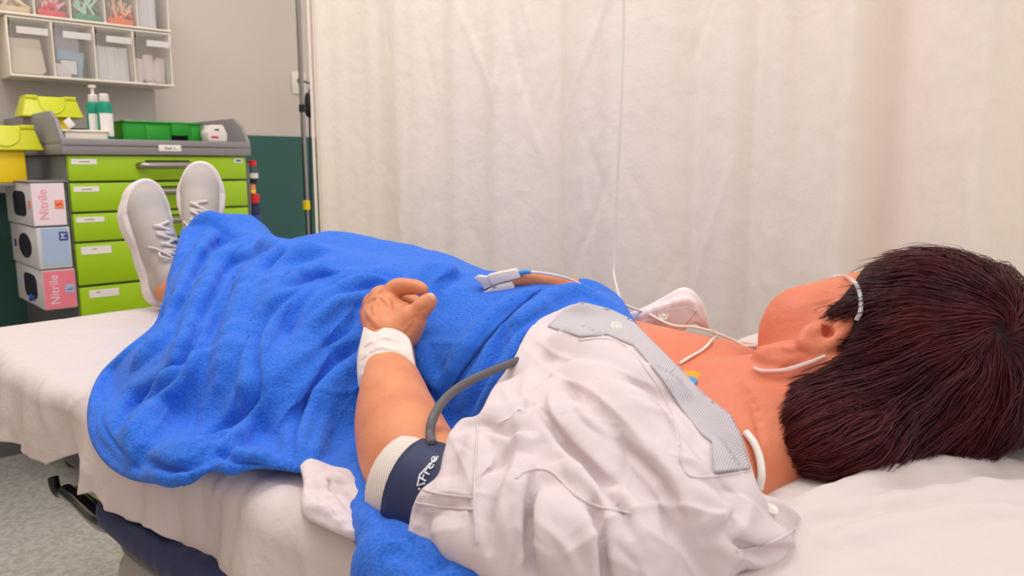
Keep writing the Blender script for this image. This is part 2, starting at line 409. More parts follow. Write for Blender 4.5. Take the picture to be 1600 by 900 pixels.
M['red'] = mat('red_plastic', srgb(214, 30, 44), .4)
M['deep_blue'] = mat('blue_print', srgb(40, 70, 150), .5)
M['hair'] = mat('burgundy_hair', srgb(46, 11, 16), .38, spec=.38, var=(14, srgb(92, 24, 30), .25))
M['scalp'] = mat('hair_mass', srgb(26, 8, 11), .8, bump=(300, .4, 3))
M['shoe'] = mat('grey_knit', srgb(184, 176, 170), .9, bump=(1100, .5, 2), spec=.1)
M['sole'] = mat('white_rubber', srgb(228, 218, 214), .55)
M['lace'] = mat('grey_lace', srgb(206, 198, 192), .9, bump=(1200, .3, 2))
M['eyelet'] = mat('snap_white', srgb(232, 226, 214), .35)
# striped grey placket
def striped(name, c1, c2, scale, rot):
    m = mat(name, c1, .8, spec=.2); nt = m.node_tree; N = nt.nodes; L = nt.links
    tc = N.new('ShaderNodeTexCoord'); mp = N.new('ShaderNodeMapping'); mp.inputs['Rotation'].default_value = rot
    w = N.new('ShaderNodeTexWave'); w.inputs['Scale'].default_value = scale; w.bands_direction = 'X'
    r = N.new('ShaderNodeValToRGB'); r.color_ramp.elements[0].color = c1; r.color_ramp.elements[1].color = c2
    L.new(tc.outputs['Object'], mp.inputs['Vector']); L.new(mp.outputs['Vector'], w.inputs['Vector']); L.new(w.outputs['Fac'], r.inputs['Fac'])
    L.new(r.outputs['Color'], N['Principled BSDF'].inputs['Base Color']); return m
M['placket'] = striped('grey_pinstripe', srgb(172, 165, 172), srgb(204, 198, 203), 170, (0, 0, .5))
M['mesh_sleeve'] = striped('white_net', srgb(240, 234, 228), srgb(196, 176, 162), 120, (.3, .2, .9))
# ================================================================ the room
def struct(name, mb, m):
    o = mb.build(name, m); o['kind'] = 'structure'; return o
struct('floor', MB().box((-5, -2, -.1), (4, 6, 0), 0), M['floor'])
WD = .79                                            # wall plane behind the cart
struct('wall_back', MB().box((-2.6, WD, 1.232), (5, WD+.1, 2.9), 0, RM), M['wall'])
o = MB().box((-2.6, WD-.004, 0), (5, WD+.1, 1.232), 0, RM).build('wall_back', M['wall_green']); o['kind'] = 'structure'
struct('wall_left', MB().box((-1.6, -3.0, 0), (-1.5, WD, 2.9), 0, RM), M['wall'])
struct('trim_1', MB().box((-1.5, WD-.02, 0), (5, WD-.004, .1), .004, RM), M['cart_body'])
# grey panel carrying the bins
pn = MB().box((-.9, .70, 1.0), (.53, WD-.005, 1.95), .004, RM)
struct('trim_2', pn, M['niche'])

# privacy curtain, along the far side of the bed
def curtain():
    t0 = -.74; ns, nz = 900, 150
    s = np.linspace(1.86, -1.5, ns); z = np.linspace(.12, 2.45, nz)
    S, Z = np.meshgrid(s, z, indexing='ij'); r = np.random.default_rng(11)
    T = np.zeros_like(S)
    amp = .4+.95*np.clip((1.5-S)/1.5, 0, 1)
    for lam, a in ((.62, .020), (.37, .016), (.21, .009), (.13, .0045), (.075, .002)):
        ph = r.uniform(0, 6.28); T += a*amp*np.sin(2*np.pi*S/lam+ph+.5*np.sin(Z*1.3+ph)+.25*np.sin(3.1*Z+2*ph))
    g = lambda c, w: np.exp(-((S-c)/w)**2)
    T += .035*g(.44, .05)*(.6+.2*np.sin(2*Z))-.02*g(.36, .03)+.03*g(.16, .045)-.024*g(.08, .035)+.028*g(-.06, .04)
    # creases left by folding: diagonal, short
    for _ in range(90):
        c, zc, L, an, a = r.uniform(-.4, 1.5), r.uniform(.6, 2.2), r.uniform(.04, .16), r.uniform(-.6, .6), r.uniform(-.0035, .0035)
        ds, dz = (S-c), (Z-zc); q = ds*math.cos(an)+dz*math.sin(an); p = -ds*math.sin(an)+dz*math.cos(an)
        T += a*np.exp(-(q/.010)**2)*np.exp(-(p/L)**2)
    T[:10] -= .012
    P = BO+S[..., None]*BA+(t0+T)[..., None]*BN+np.dstack([0*S, 0*S, Z])
    idx = np.arange(ns*nz).reshape(ns, nz)
    Q = np.stack([idx[:-1, :-1], idx[:-1, 1:], idx[1:, 1:], idx[1:, :-1]], -1).reshape(-1, 4)
    o = thing('privacy_curtain', 'tall cream cotton hospital curtain hanging behind the patient', 'curtain', W(.2, t0, .12))
    c = link('fabric', npmesh(P.reshape(-1, 3), Q), M['curtain'], o)
    md = c.modifiers.new('thick', 'SOLIDIFY'); md.thickness = .0012
    hm = MB(); hm.tube([W(1.86, t0+.012, z) for z in (2.45, 1.9, 1.3, .8, .12)], .005, 8)
    hm.build('side_hem', M['curtain'], o, smooth=True)
    return P
CURT = curtain()
# ceiling rail that carries the curtain (out of the photo)
o = MB().box((1.0, WD-.45, 2.46), (1.02, WD, 2.48), 0, RM).build('curtain_rail', M['white_plastic']) if False else None
# thin white cable hanging in front of the curtain
cb = MB().tube([PT(975, -30, -.64), PT(974, 60, -.645), PT(970, 180, -.64), PT(964, 300, -.64), PT(960, 400, -.63), PT(963, 447, -.60), W(.42, -.46, .70), W(.42, -.44, .5)], .0028, 8).build('hanging_cable', M['cable'], smooth=True)
tag(cb, 'thin white cable hanging straight down in front of the curtain folds', 'cable')

# infusion stand at the curtain's left edge
def iv_stand():
    b = atd(478, 300, .56); u, d = b[0], .56
    o = thing('infusion_stand', 'slim steel infusion stand between green wall and curtain edge', 'stand', RM(u, d, 0), ROOMZ)
    MB().lathe((u, d, .93), (0, 0, 1), [(0, .011), (.0, .011), (1.2, .011)], fr=RM).build('upper_tube', M['chrome'], o, smooth=False)
    MB().lathe((u+.001, d, .1), (0, 0, 1), [(0, .008), (.86, .008)], fr=RM).build('lower_tube', M['chrome'], o)
    MB().lathe((u, d, .90), (0, 0, 1), [(0, .013), (.003, .016), (.04, .016), (.043, .013)], fr=RM).build('collar', M['sharps_y'], o)
    MB().lathe((u, d, 1.33), (0, 0, 1), [(0, .012), (.003, .015), (.03, .015), (.033, .012)], fr=RM).build('height_clamp', M['black'], o)
    MB().lathe((u, d, .06), (0, 0, 1), [(0, .02), (.0, .03), (.05, .03), (.07, .012)], fr=RM).build('hub', M['black'], o)
    for k in range(5):
        a = k*2*math.pi/5+.3
        l = MB().tube([(u+.02*math.cos(a), d+.02*math.sin(a), .09), (u+.12*math.cos(a), d+.12*math.sin(a), .08), (u+.2*math.cos(a), d+.2*math.sin(a), .06)], .009, fr=RM).build('leg', M['chrome'], o)
        w = MB().lathe((u+.2*math.cos(a)-.01, d+.2*math.sin(a), .027), (1, 0, 0), [(0, .02), (.003, .026), (.017, .026), (.02, .02)], fr=RM).build('castor', M['black'], l)
def atd(px, py, d):
    r = ray(px, py); k = (d+RO@RD)/(r@RD); p = CAM+r*k; return ((p-RO)@RU, d, p[2])
iv_stand()
# wall socket with plugged black cable
so = atd(466, 130, WD)
o = thing('wall_socket', 'small cream wall socket beside the steel stand, black lead plugged in', 'socket', RM(so[0], WD, so[2]-.05), ROOMZ)
MB().box((so[0]-.035, WD-.008, so[2]-.05), (so[0]+.035, WD, so[2]+.05), .003, RM).build('face_plate', M['cream'], o)
MB().lathe((so[0]+.008, WD-.008, so[2]+.01), (0, -1, 0), [(0, .016), (.004, .016), (.006, .013)], fr=RM).build('plug', M['black'], o)
q = [RM(so[0]+.008, WD-.02, so[2]+.01), RM(so[0]+.03, WD-.06, so[2]-.01)]
q += [RM(*atd(x, y, .66)) for x, y in ((481, 150), (483, 165), (484, 200), (485, 260), (486, 330), (487, 395), (488, 440))]
lead = MB().tube(q, .004, 8).build('mains_lead', M['black'], smooth=True); tag(lead, 'black mains lead running down beside the curtain edge', 'cable')
ch = Form().chain([RM(*atd(x, y, .64)) for x, y in ((481, 148), (483, 165), (483, 180))], [.010, .017, .012], .01)
P_, Q_ = ch.mesh(RM(*atd(482, 165, .64))-.09, RM(*atd(482, 165, .64))+.09, .003)
o = link('coiled_lead', npmesh(P_, Q_), M['black']); tag(o, 'bunched black lead hanging on the steel stand under the socket', 'cable')

# ---------------------------------------------------------------- drawer cart
cart = thing('medical_cart', 'grey hospital cart with lime green drawers by the wall', 'cart', RM(0, 0, 0), ROOMZ)
def rb(name, a, b, m, par, bev=.003, label=None): return MB().box(a, b, bev, RM).build(name, m, par, label)
rb('body', (.012, .02, .14), (.572, .70, 1.128), M['cart_body'], cart)
for a, b in ((.06, .06), (.06, .5), (.52, .06), (.52, .5)):
    MB().lathe((a-.015, b, .06), (1, 0, 0), [(0, .045), (.004, .055), (.026, .055), (.03, .045)], fr=RM).build('castor', M['black'], cart)
    
zs = [(1.128, 1.052), (1.046, .960), (.954, .870), (.864, .736), (.729, .560), (.553, .36), (.353, .16)]
for i, (z1, z0) in enumerate(zs):
    d = rb('drawer', (.016, 0, z0), (.568, .03, z1), M['lime'], cart, .004)
    zc = z1-.022 if i else z1-.020
    n = .018
    zh = z1-.030
    h = MB()
    h.tube([(.215, -.002, zh), (.222, -.022, zh), (.25, -.028, zh), (.36, -.028, zh), (.388, -.022, zh), (.395, -.002, zh)], .011, 12, RM)
    h.build('handle', M['nickel'], d, smooth=True)
    rb('grip_shade', (.235, -.0006, z1-.018), (.375, .002, z1-.013), M['recess_shade'], d, 0)  # flat dark strip, shade of a finger recess put into colour
    wl = .070 if i < 2 else .078
    lb = rb('label_strip', (.024 if i < 3 else .03+.012*(i-3), -.001, z1-.026 if i < 3 else z1-.034), (.024+wl if i < 3 else .03+.012*(i-3)+.085, .001, z1-.010), M['paper'], d, 0)
    rb('printed_line', (.046 if i < 3 else .062, -.0014, z1-.0195), (.046+.028, 0, z1-.0175), M['ink'], d, 0)
lg = rb('maker_plate', (.525, -.001, 1.108), (.555, .001, 1.121), M['paper'], cart, 0)
rb('plate_mark', (.532, -.0015, 1.1115), (.550, 0, 1.1175), M['deep_blue'], lg, 0)
# top tray: thick rim + raised side walls
top = MB()
top.box((.0, -.012, 1.130), (.584, .74, 1.166), .006, RM)
top.box((.0, -.012, 1.150), (.584, .004, 1.178), .005, RM)
top.build('worktop', M['cart_grey'], cart)
for u0, u1 in ((0, .012), (.572, .584)):
    MB().prism([(-.010, 1.16), (-.010, 1.178), (.04, 1.235), (.10, 1.262), (.74, 1.262), (.74, 1.16)], u0, u1, 'yz', .004, RM).build('side_wall', M['cart_grey'], cart)
MB().box((.0, .728, 1.16), (.584, .74, 1.262), .004, RM).build('rear_wall', M['cart_grey'], cart)
lb = rb('name_label', (.275, -.0135, 1.143), (.345, -.011, 1.163), M['paper'], cart, .0005)
def text(s, size, m, par, mtx, name='lettering', ext=.0003):
    c = bpy.data.curves.new(name, 'FONT'); c.body = s; c.size = size; c.extrude = ext; c.align_x = 'CENTER'; c.align_y = 'CENTER'; c.materials.append(m)
    t = bpy.data.objects.new(name, c); me = bpy.data.meshes.new_from_object(t); bpy.data.objects.remove(t)
    me.transform(mtx); return link(name, me, None, par, smooth=False)
def face_mtx(origin, xdir, ydir):
    x = Vector(xdir).normalized(); z = x.cross(Vector(ydir)).normalized(); y = z.cross(x)
    m = Matrix((x, y, z)).transposed().to_4x4(); m.translation = Vector(origin); return m
text('Kart 1', .013, M['black'], lb, face_mtx(RM(.31, -.0138, 1.153), RU, (0, 0, 1)))
# push handle behind the right side, coloured rolls on the side rail
MB().tube([(.584, .50, 1.22), (.62, .48, 1.225), (.645, .40, 1.215), (.65, .33, 1.17), (.65, .30, 1.10), (.60, .30, 1.06), (.574, .30, 1.06)], .012, 12, RM).build('push_handle', M['cart_grey'], cart, smooth=True)
rb('side_rail', (.572, .02, .90), (.590, .05, 1.11), M['cart_body'], cart)
cols = [('red', 1.105, .011, .016), ('wall_green', 1.085, .012, .016), ('white_plastic', 1.062, .010, .018), ('black', 1.045, .009, .016), ('orange', 1.022, .010, .012), ('sharps_y', 1.008, .008, .012), ('red', .982, .016, .018), ('navy', .945, .018, .018), ('deep_blue', .912, .016, .018), ('red', .870, .013, .018)]
nm = {'red': 'red', 'wall_green': 'dark green', 'white_plastic': 'white', 'black': 'black', 'orange': 'orange', 'sharps_y': 'yellow', 'navy': 'navy', 'deep_blue': 'blue'}
pos = ['topmost', 'second', 'third', 'fourth', 'fifth', 'sixth', 'seventh', 'eighth', 'ninth', 'lowest']
for i, (c, z, h, r) in enumerate(cols):
    o = MB().lathe((.590+r, .035, z-h), (0, 0, 1), [(0, r*.8), (.002, r), (2*h-.002, r), (2*h, r*.8)], n=20, fr=RM).build('tape_roll', M[c])
    tag(o, f'small {nm[c]} roll, {pos[i]} in the stack on the right side of the lime cart', 'roll', 'coloured rolls on the side of the cart')
# folding side shelf on the left, with second sharps box
sh = rb('side_shelf', (-.30, .18, 1.036), (.008, .56, 1.046), M['cart_grey'], cart)

# ---------------------------------------------------------------- on the cart
def sharps(u, d, z, sc, label, lid_only=False):
    o = thing('sharps_container', label, 'sharps container', RM(u, d, z), ROOMZ, 'yellow sharps containers on the cart')
    w, h = .088*sc, .075*sc
    MB().box((u-w*.62, d-.04*sc, z), (u+w*.62, d+.05*sc, z+.10*sc), .006, RM).build('bin', M['sharps_y'], o)
    z += .10*sc
    b = MB()
    t = bmesh.new()
    A = [t.verts.new(RM(u+x*w*1.18, d+y*.066*sc, z)) for x, y in ((-1, -1), (1, -1), (1, 1), (-1, 1))]
    A2 = [t.verts.new(RM(u+x*w*1.12, d+y*.062*sc, z+.012*sc)) for x, y in ((-1, -1), (1, -1), (1, 1), (-1, 1))]
    B = [t.verts.new(RM(u+x*w*.93, d+y*.046*sc, z+h)) for x, y in ((-1, -1), (1, -1), (1, 1), (-1, 1))]
    t.faces.new(A[::-1]); t.faces.new(B)
    for P1, P2 in ((A, A2), (A2, B)):
        for i in range(4): t.faces.new((P1[i], P1[(i+1) % 4], P2[(i+1) % 4], P2[i]))
    bmesh.ops.bevel(t, geom=t.edges[:], offset=.005*sc, segments=2, profile=.5, affect='EDGES')
    b._take(t, None); l = b.build('lid', M['sharps'], o)
    MB().box((u-w*.95, d-.052*sc, z+h-.010), (u-w*.5, d+.04*sc, z+h+.003), .003, RM).build('latch', M['sharps'], l)
    MB().box((u+w*.5, d-.052*sc, z+h-.010), (u+w*.95, d+.04*sc, z+h+.003), .003, RM).build('latch', M['sharps'], l)
    f = MB(); 
    f.tube([(u-w*.5, d-.0485*sc, z+h*.88), (u-w*.42, d-.056*sc, z+h*.45), (u-w*.15, d-.062*sc, z+h*.2), (u+w*.15, d-.062*sc, z+h*.2), (u+w*.42, d-.056*sc, z+h*.45), (u+w*.5, d-.0485*sc, z+h*.88)], .003*sc, 8, RM)
    f.build('flap', M['sharps'], l, smooth=True)
    return o
q = atd(76, 172, .36); sharps(q[0], .36, 1.166, .88, 'yellow sharps container on the worktop behind the white tray')
q = atd(8, 230, .22); sharps(q[0]-.01, .22, 1.046, .98, 'yellow sharps container on the side shelf at the frame edge')
# shallow white tray
q0 = atd(95, 200, .06); q1 = atd(163, 200, .06)
t = MB(); 
for a, b in (((q0[0], .03, 1.166), (q1[0], .035, 1.203)), ((q0[0], .19, 1.166), (q1[0], .195, 1.203)), ((q0[0], .03, 1.166), (q0[0]+.005, .195, 1.203)), ((q1[0]-.005, .03, 1.166), (q1[0], .195, 1.203)), ((q0[0], .03, 1.166), (q1[0], .195, 1.172))): t.box(a, b, .002, RM)
t.box((q0[0]-.006, .024, 1.199), (q1[0]+.006, .036, 1.205), .002, RM)
tr = t.build('kidney_tray', M['cream']); tr.name = 'instrument_tray'; tag(tr, 'shallow white rectangular tray at the front of the worktop', 'tray')
# tag hanging on the tray wall
tg = MB().prism([(.030, 1.228), (.045, 1.205), (.062, 1.218), (.047, 1.241)], .0, .002, 'xz', .0005, lambda x, y, z: RM(x-.012, y+.0+.02, z)).build('paper_tag', M['paper']); tag(tg, 'small tilted white tag on the cart corner by the yellow container', 'tag')
# bottles
def bottle(px, py, d, label, r=.022, pump=False):
    q = atd(px, py, d); u = q[0]; z = 1.166
    o = thing('soap_bottle', label, 'bottle', RM(u, d, z), ROOMZ, 'teal bottles on the cart')
    H = .128
    MB().lathe((u, d, z), (0, 0, 1), [(0, r*.9), (.004, r), (H-.012, r), (H-.003, r*.85), (H, r*.62)], 28, RM).build('body', M['teal'], o)
    lb = MB()
    for i in range(12):
        a0 = math.radians(-150+i*9.2); a1 = math.radians(-150+(i+1)*9.2)
        lb.prism([(u+math.cos(a)*q, d+math.sin(a)*q) for a, q in ((a0, r), (a0, r+.0008), (a1, r+.0008), (a1, r))], z+.022, z+.092, 'xy', 0, RM)
    lb.build('label', M['paper'], o)
    MB().lathe((u, d, z+H), (0, 0, 1), [(0, r*.62), (.002, r*.66), (.022, r*.6), (.024, r*.5)], 20, RM).build('cap', M['white_plastic'], o)
    if pump:
        MB().lathe((u+.0, d, z+H+.024), (0, 0, 1), [(0, .005), (.018, .005), (.02, .011), (.026, .012), (.028, .009)], 16, RM).build('pump', M['white_plastic'], o)
bottle(149, 200, .11, 'teal soap bottle with pump top, left and rear of the pair', pump=True)
bottle(166, 200, .06, 'teal soap bottle with plain white cap, right and front of the pair')
# green open crate with handle cut-out
def crate():
    a = atd(180, 200, .1)[0]+.003; b = .442; d0, d1, z0, z1 = .05, .20, 1.167, 1.237
    o = thing('green_crate', 'bright green plastic carry box on the worktop', 'box', RM((a+b)/2, d0, z0), ROOMZ)
    t = MB()
    t.box((a+.012, d0, z0), (b-.012, d1, z0+.006), .002, RM)
    t.box((a+.004, d0+.0, z0), (a+.012, d1, z1), .002, RM); t.box((b-.012, d0, z0), (b-.004, d1, z1), .002, RM)
    t.box((a+.006, d1-.006, z0), (b-.006, d1, z1), .002, RM)
    w = b-a; h0, h1 = a+w*.60, a+w*.82
    t.box((a+.006, d0, z0), (h0, d0+.006, z1), .002, RM); t.box((h1, d0, z0), (b-.006, d0+.006, z1), .002, RM)
    t.box((h0, d0-.004, z0+.028), (h1, d0+.006, z1), .002, RM); t.box((h0, d0, z0), (h1, d0+.006, z0+.004), 0, RM)
    t.box((a+w*.28, d0-.004, z0), (a+w*.56, d0, z1-.012), .002, RM)
    t.box((h1+.008, d0-.004, z0), (b-.016, d0, z1-.012), .002, RM)
    t.build('shell', M['green'], o)
    MB().box((h0, d0+.012, z0+.006), (h1, d0+.02, z0+.03), 0, RM).build('cutout_shade', M['inner_shade'], o)  # dark sheet added behind the cut-out, stands in for the shade inside
    r = MB(); r.box((a-.002, d0-.006, z1-.004), (b+.002, d0+.008, z1+.002), .002, RM); r.box((a-.002, d1-.008, z1-.004), (b+.002, d1+.004, z1+.002), .002, RM)
    r.box((a-.002, d0-.006, z1-.004), (a+.012, d1+.004, z1+.002), .002, RM); r.box((b-.012, d0-.006, z1-.004), (b+.002, d1+.004, z1+.002), .002, RM)
    r.build('rim', M['green'], o)
    # brown bottle lying in it and crumpled packets
    g = MB().lathe((a+.035, d0+.09, z0+.062), (1, .1, .05), [(0, .010), (.004, .016), (.03, .018), (.04, .012), (.052, .011)], 20, RM).build('small_vial', mat('tan_glass', srgb(150, 126, 104), .3)); tag(g, 'small tan vial lying in the left end of the green box', 'vial')
    for k in range(5):
        u = a+.095+k*.026
        c = Form().ell(RM(u, d0+.09, z0+.06), (.018, .014, .016)); c.noise = waves(30+k, 6, .03, .012, .004)
        P_, Q_ = c.mesh(RM(u, d0+.09, z0+.06)-.03, RM(u, d0+.09, z0+.06)+.03, .002)
        x = link('crumpled_packet', npmesh(P_, Q_), M['white_plastic']); tag(x, 'crumpled clear white packet heaped in the right half of the green box', 'packet', 'crumpled packets in the green box')
crate()
# white dispenser with red mark
a, b = .437, .505
o = thing('tape_dispenser', 'small white plastic dispenser with a red stripe beside the green box', 'dispenser', RM((a+b)/2, .0, 1.178), ROOMZ)
MB().prism([(a+.004, 1.178), (a, 1.205), (a+.004, 1.214), (a+.010, 1.222), (a+.014, 1.232), (b-.014, 1.233), (b-.008, 1.222), (b-.004, 1.212), (b, 1.205), (b-.002, 1.178)], -.006, .06, 'xz', .003, RM).build('shell', M['white_plastic'], o)
rb('red_stripe', (a+.012, -.0075, 1.189), (a+.036, -.005, 1.195), M['red'], o, 0)
rb('slot', (a+.025, -.0075, 1.214), (a+.040, -.005, 1.219), M['ink'], o, 0)
# rear clutter: dark container behind the yellow box
o = MB().box((.12, .40, 1.166), (.30, .50, 1.225), .006, RM).build('storage_tub', M['black']); tag(o, 'low black tub standing at the back of the worktop', 'tub')
o = MB().box((-.40, .60, 1.0), (-.07, .66, 1.225), .006, RM).build('wall_box', M['cart_grey']); tag(o, 'grey box on the wall left of the cart', 'box')

# glove boxes on the left side
holder = rb('glove_box_holder', (-.092, .0, 1.050), (.010, .33, 1.054), M['cart_grey'], cart, .001)
rb('holder_back', (.002, .02, .72), (.011, .34, 1.06), M['cart_body'], cart, .001)
def glovebox(z0, z1, face, side, size, label, txt, tm, tcol, rnd, du=0):
    u0, u1, d0, d1 = -.088+du, .0+du, .0, .33
    o = thing('glove_box', label, 'box', RM((u0+u1)/2, d0, z0), ROOMZ, 'glove boxes stacked on the cart side')
    MB().box((u0, d0, z0), (u1, d1, z1), .003, RM).build('carton', M['grey_card'], o)
    e = rb('end_panel', (u0+.002 if size != 'M' else u0+.012, d0-.001, z0+.003 if size != 'M' else z0+.01), (u1-.002 if size != 'M' else u1-.006, d0+.001, z1-.003), M[face], o, 0, label='printed end panel')
    zc = (z0+z1)/2
    # flat dark plate on the long side, inner shade put into its colour
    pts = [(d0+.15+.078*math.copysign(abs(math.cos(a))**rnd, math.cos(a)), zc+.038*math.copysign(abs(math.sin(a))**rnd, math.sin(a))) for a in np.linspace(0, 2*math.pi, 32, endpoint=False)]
    MB().prism(pts, u0-.0012, u0+.002, 'yz', 0, RM).build('opening_shade', M['inner_shade'], o)
    if size == 'L':
        MB().tube([(u0-.004, d0+.10, zc-.03), (u0-.010, d0+.12, zc-.04), (u0-.004, d0+.14, zc-.028)], .005, 8, RM).build('glove_cuff', M['deep_blue'], o, smooth=True)
    if txt: text(txt, .034, M[tm], e, face_mtx(RM(u0+.030, d0-.0015, zc), (0, 0, 1), -RU), 'brand_lettering')
    uu = u1-.018; zz = zc+(-.0 if size != 'M' else .034)
    bdg = rb('size_badge', (uu-.012, d0-.002, zz-.013), (uu+.012, d0, zz+.013), M[tcol], e, 0)
    text(size, .022, M['paper'] if size == 'M' else (M['red'] if size == 'S' else M['deep_blue']), bdg, face_mtx(RM(uu, d0-.0025, zz), (0, 0, 1), -RU), 'size_letter', .0002)
    rb('side_badge', (u0-.001, d0+.015 if size == 'S' else d0+.265, zc-.012), (u0+.001, d0+.04 if size == 'S' else d0+.29, zc+.012), M[tcol], o, 0)
glovebox(.922, 1.048, 'pale_pink', 0, 'S', 'pale pink glove box marked S, top of the stack on the cart side', 'Nitrile', 'pinktext', 'orange', .45)
glovebox(.795, .918, 'blue_card', 0, 'M', 'pale blue glove box marked M, middle of the stack on the cart side', '', 'paper', 'deep_blue', 1.0, .004)
glovebox(.672, .791, 'pink_card', 0, 'L', 'bright pink glove box marked L, lowest of the stack on the cart side', 'Nitrile', 'pale_pink', 'blue_card', .5, .008)

# ---------------------------------------------------------------- tilt bins on the wall
def bin_rack(u0, u1, z0, z1, n, label, first, gw=.004, d0=.55, tops=None, contents=()):
    o = thing('bin_rack', label, 'bin rack', RM((u0+u1)/2, d0+.14, z0), ROOMZ, 'racks of clear tip-out bins on the wall')
    f = MB(); w = (u1-u0)/n
    f.box((u0-.003, d0-.006, z0-.008), (u1+.006, .70, z0), .002, RM)
    f.box((u0-.003, d0-.002, z1-.006), (u1+.003, .70, z1), .002, RM)
    for i in range(n+1): f.box((u0+i*w-.003, d0, z0), (u0+i*w+.003, .70, z1), .001, RM)
    f.build('frame', M['cream'], o)
    MB().box((u0, .69, z0), (u1, .70, z1), 0, RM).build('back_panel', M['niche'], o)
    for i in range(n):
        a, b = u0+i*w+.005, u0+(i+1)*w-.005
        t = MB()
        t.prism([(d0-.004, z0+.004), (d0-.022, z1-.008), (d0-.019, z1-.008), (d0-.001, z0+.004)], a, b, 'yz', 0, RM)
        for q in (a, b-.002): t.prism([(d0-.002, z0+.004), (d0-.020, z1-.03), (d0+.05, z1-.03), (d0+.10, z0+.06), (d0+.10, z0+.004)], q, q+.002, 'yz', 0, RM)
        t.box((a, d0, z0+.002), (b, d0+.10, z0+.005), 0, RM)
        tb = t.build('tip_out_bin', M['acrylic'], o)
        if tops and tops[i]:
            MB().prism([(d0-.018, z1-.058), (d0-.0235, z1-.036), (d0-.021, z1-.036), (d0-.016, z1-.058)], a+.018+.006*i, b-.012+.002*i, 'yz', 0, RM).build('label_strip', M['paper'], tb)
    return w
w = bin_rack(.007, .545, 1.408, 1.600, 4, 'lower rack of four large clear bins above the cart', 0, tops=(1, 1, 1, 1))
bin_rack(-.13, .545, 1.612, 1.80, 6, 'upper rack of small clear bins with coloured needles, cut by the frame top', 0)
# contents of the lower bins
def packet(u, d, z, wx, hz, ang, m, label, grp, name='packet', bulge=.004):
    c, s = math.cos(ang), math.sin(ang)
    fr = lambda x, y, zz: RM(u+x*c-zz*s, d+y+zz*.03, z+x*s+zz*c)
    n = 10; t = bmesh.new(); g = {}
    for k in (0, 1):
        for i in range(n+1):
            for j in range(n+1):
                x, y = i/n, j/n; bl = bulge*math.sin(math.pi*x)*math.sin(math.pi*y)+.0006*math.sin(9*x+7*y+u*99)
                g[k, i, j] = t.verts.new(fr((x-.5)*wx, (-1 if k == 0 else 1)*(bl+.0006), (y-.5)*hz))
    for k in (0, 1):
        for i in range(n):
            for j in range(n): t.faces.new((g[k, i, j], g[k, i+1, j], g[k, i+1, j+1], g[k, i, j+1]) if k == 0 else (g[k, i, j], g[k, i, j+1], g[k, i+1, j+1], g[k, i+1, j]))
    E = [(0, j) for j in range(n)]+[(i, n) for i in range(n)]+[(n, j) for j in range(n, 0, -1)]+[(i, 0) for i in range(n, 0, -1)]
    for e0, e1 in zip(E, E[1:]+E[:1]): t.faces.new((g[0, e0[0], e0[1]], g[0, e1[0], e1[1]], g[1, e1[0], e1[1]], g[1, e0[0], e0[1]]))
    b = MB(); b._take(t, None); o = b.build(name, m); tag(o, label, 'packet', grp); return o
MP = [mat('cream_pouch', srgb(222, 208, 190), .6), mat('blue_pouch', srgb(150, 186, 208), .5), mat('white_pouch', srgb(226, 222, 224), .5), mat('rose_pouch', srgb(226, 208, 204), .6), mat('mauve_pouch', srgb(172, 166, 186), .6)]
packet(.065, .60, 1.475, .10, .12, .02, MP[0], 'large cream pouch in the leftmost bin of the lower rack', 'pouches in the first bin')
packet(.085, .60, 1.47, .07, .10, .12, MP[0], 'narrow cream pouch curling right in the leftmost lower bin', 'pouches in the first bin')
packet(.200, .62, 1.51, .085, .17, .0, MP[4], 'tall mauve pouch standing in the second lower bin', 'pouches in the second bin')
packet(.205, .605, 1.46, .085, .10, -.15, MP[1], 'pale blue pouch in the second lower bin', 'pouches in the second bin')
for dx, dz in ((-.02, 0), (.0, .012)):
    x = packet(.195+dx, .585-dx*.2, 1.435+dz, .052, .048, .0, MP[2], 'small white black-edged packet in the second lower bin', 'small packets in the second bin')
    MB().box((.195+dx-.029, .588-dx*.2, 1.435+dz-.027), (.195+dx+.029, .590-dx*.2, 1.435+dz+.027), .0, RM).build('dark_border', M['ink'], x)
for k in range(5):
    packet(.300+.022*k, .60+.004*(k % 2), 1.472, .030, .125, random.uniform(-.05, .05), MP[2], 'upright white syringe packet in the third lower bin', 'syringe packets in the third bin')
for k in range(5):
    packet(.435+.021*k, .60+.004*(k % 2), 1.455+.008*(k % 3), .036, .095, random.uniform(-.5, .5), MP[3], 'crumpled rose white packet in the rightmost lower bin', 'packets in the rightmost bin')
for k in range(3): packet(.455+.024*k, .60, 1.672, .026, .12, random.uniform(-.08, .08), MP[2], 'white packet with black marks in the rightmost upper bin', 'packets in the rightmost upper bin')
# needles in the upper bins
def needles(i, hubc, base, cname):
    m = mat(cname+'_hub', hubc, .35); mb = mat(cname+'_wrap', base, .5); w = (.545+.13)/6; u0 = -.13+i*w+.012; u1 = u0+w-.024
    MBk = MB().box((u0, .560, 1.614), (u1, .64, 1.634), .002, RM).build('needle_heap', m); tag(MBk, f'bed of {cname} needle hubs at the bottom of its upper bin', 'needles', None, 'stuff')
    for k in range(14):
        a = random.uniform(-1.1, 1.1); u = random.uniform(u0+.02, u1-.02); z = random.uniform(1.640, 1.675); d = random.uniform(.562, .61); L = .034
        p0 = (u-L*math.sin(a), d, max(z-L*math.cos(a), 1.618)); p1 = (min(max(u+L*math.sin(a), u0), u1), d, z+L*math.cos(a)); 
        o = thing('needle', f'capped hypodermic needle with {cname} hub in the upper rack', 'needle', RM(*p0), ROOMZ, f'{cname} needles in the upper rack')
        MB().tube([p0, tuple(.7*x+.3*y for x, y in zip(p0, p1))], .006, 8, RM).build('hub', m, o)
        MB().tube([tuple(.7*x+.3*y for x, y in zip(p0, p1)), p1], .0042, 8, RM).build('cover', mb, o)
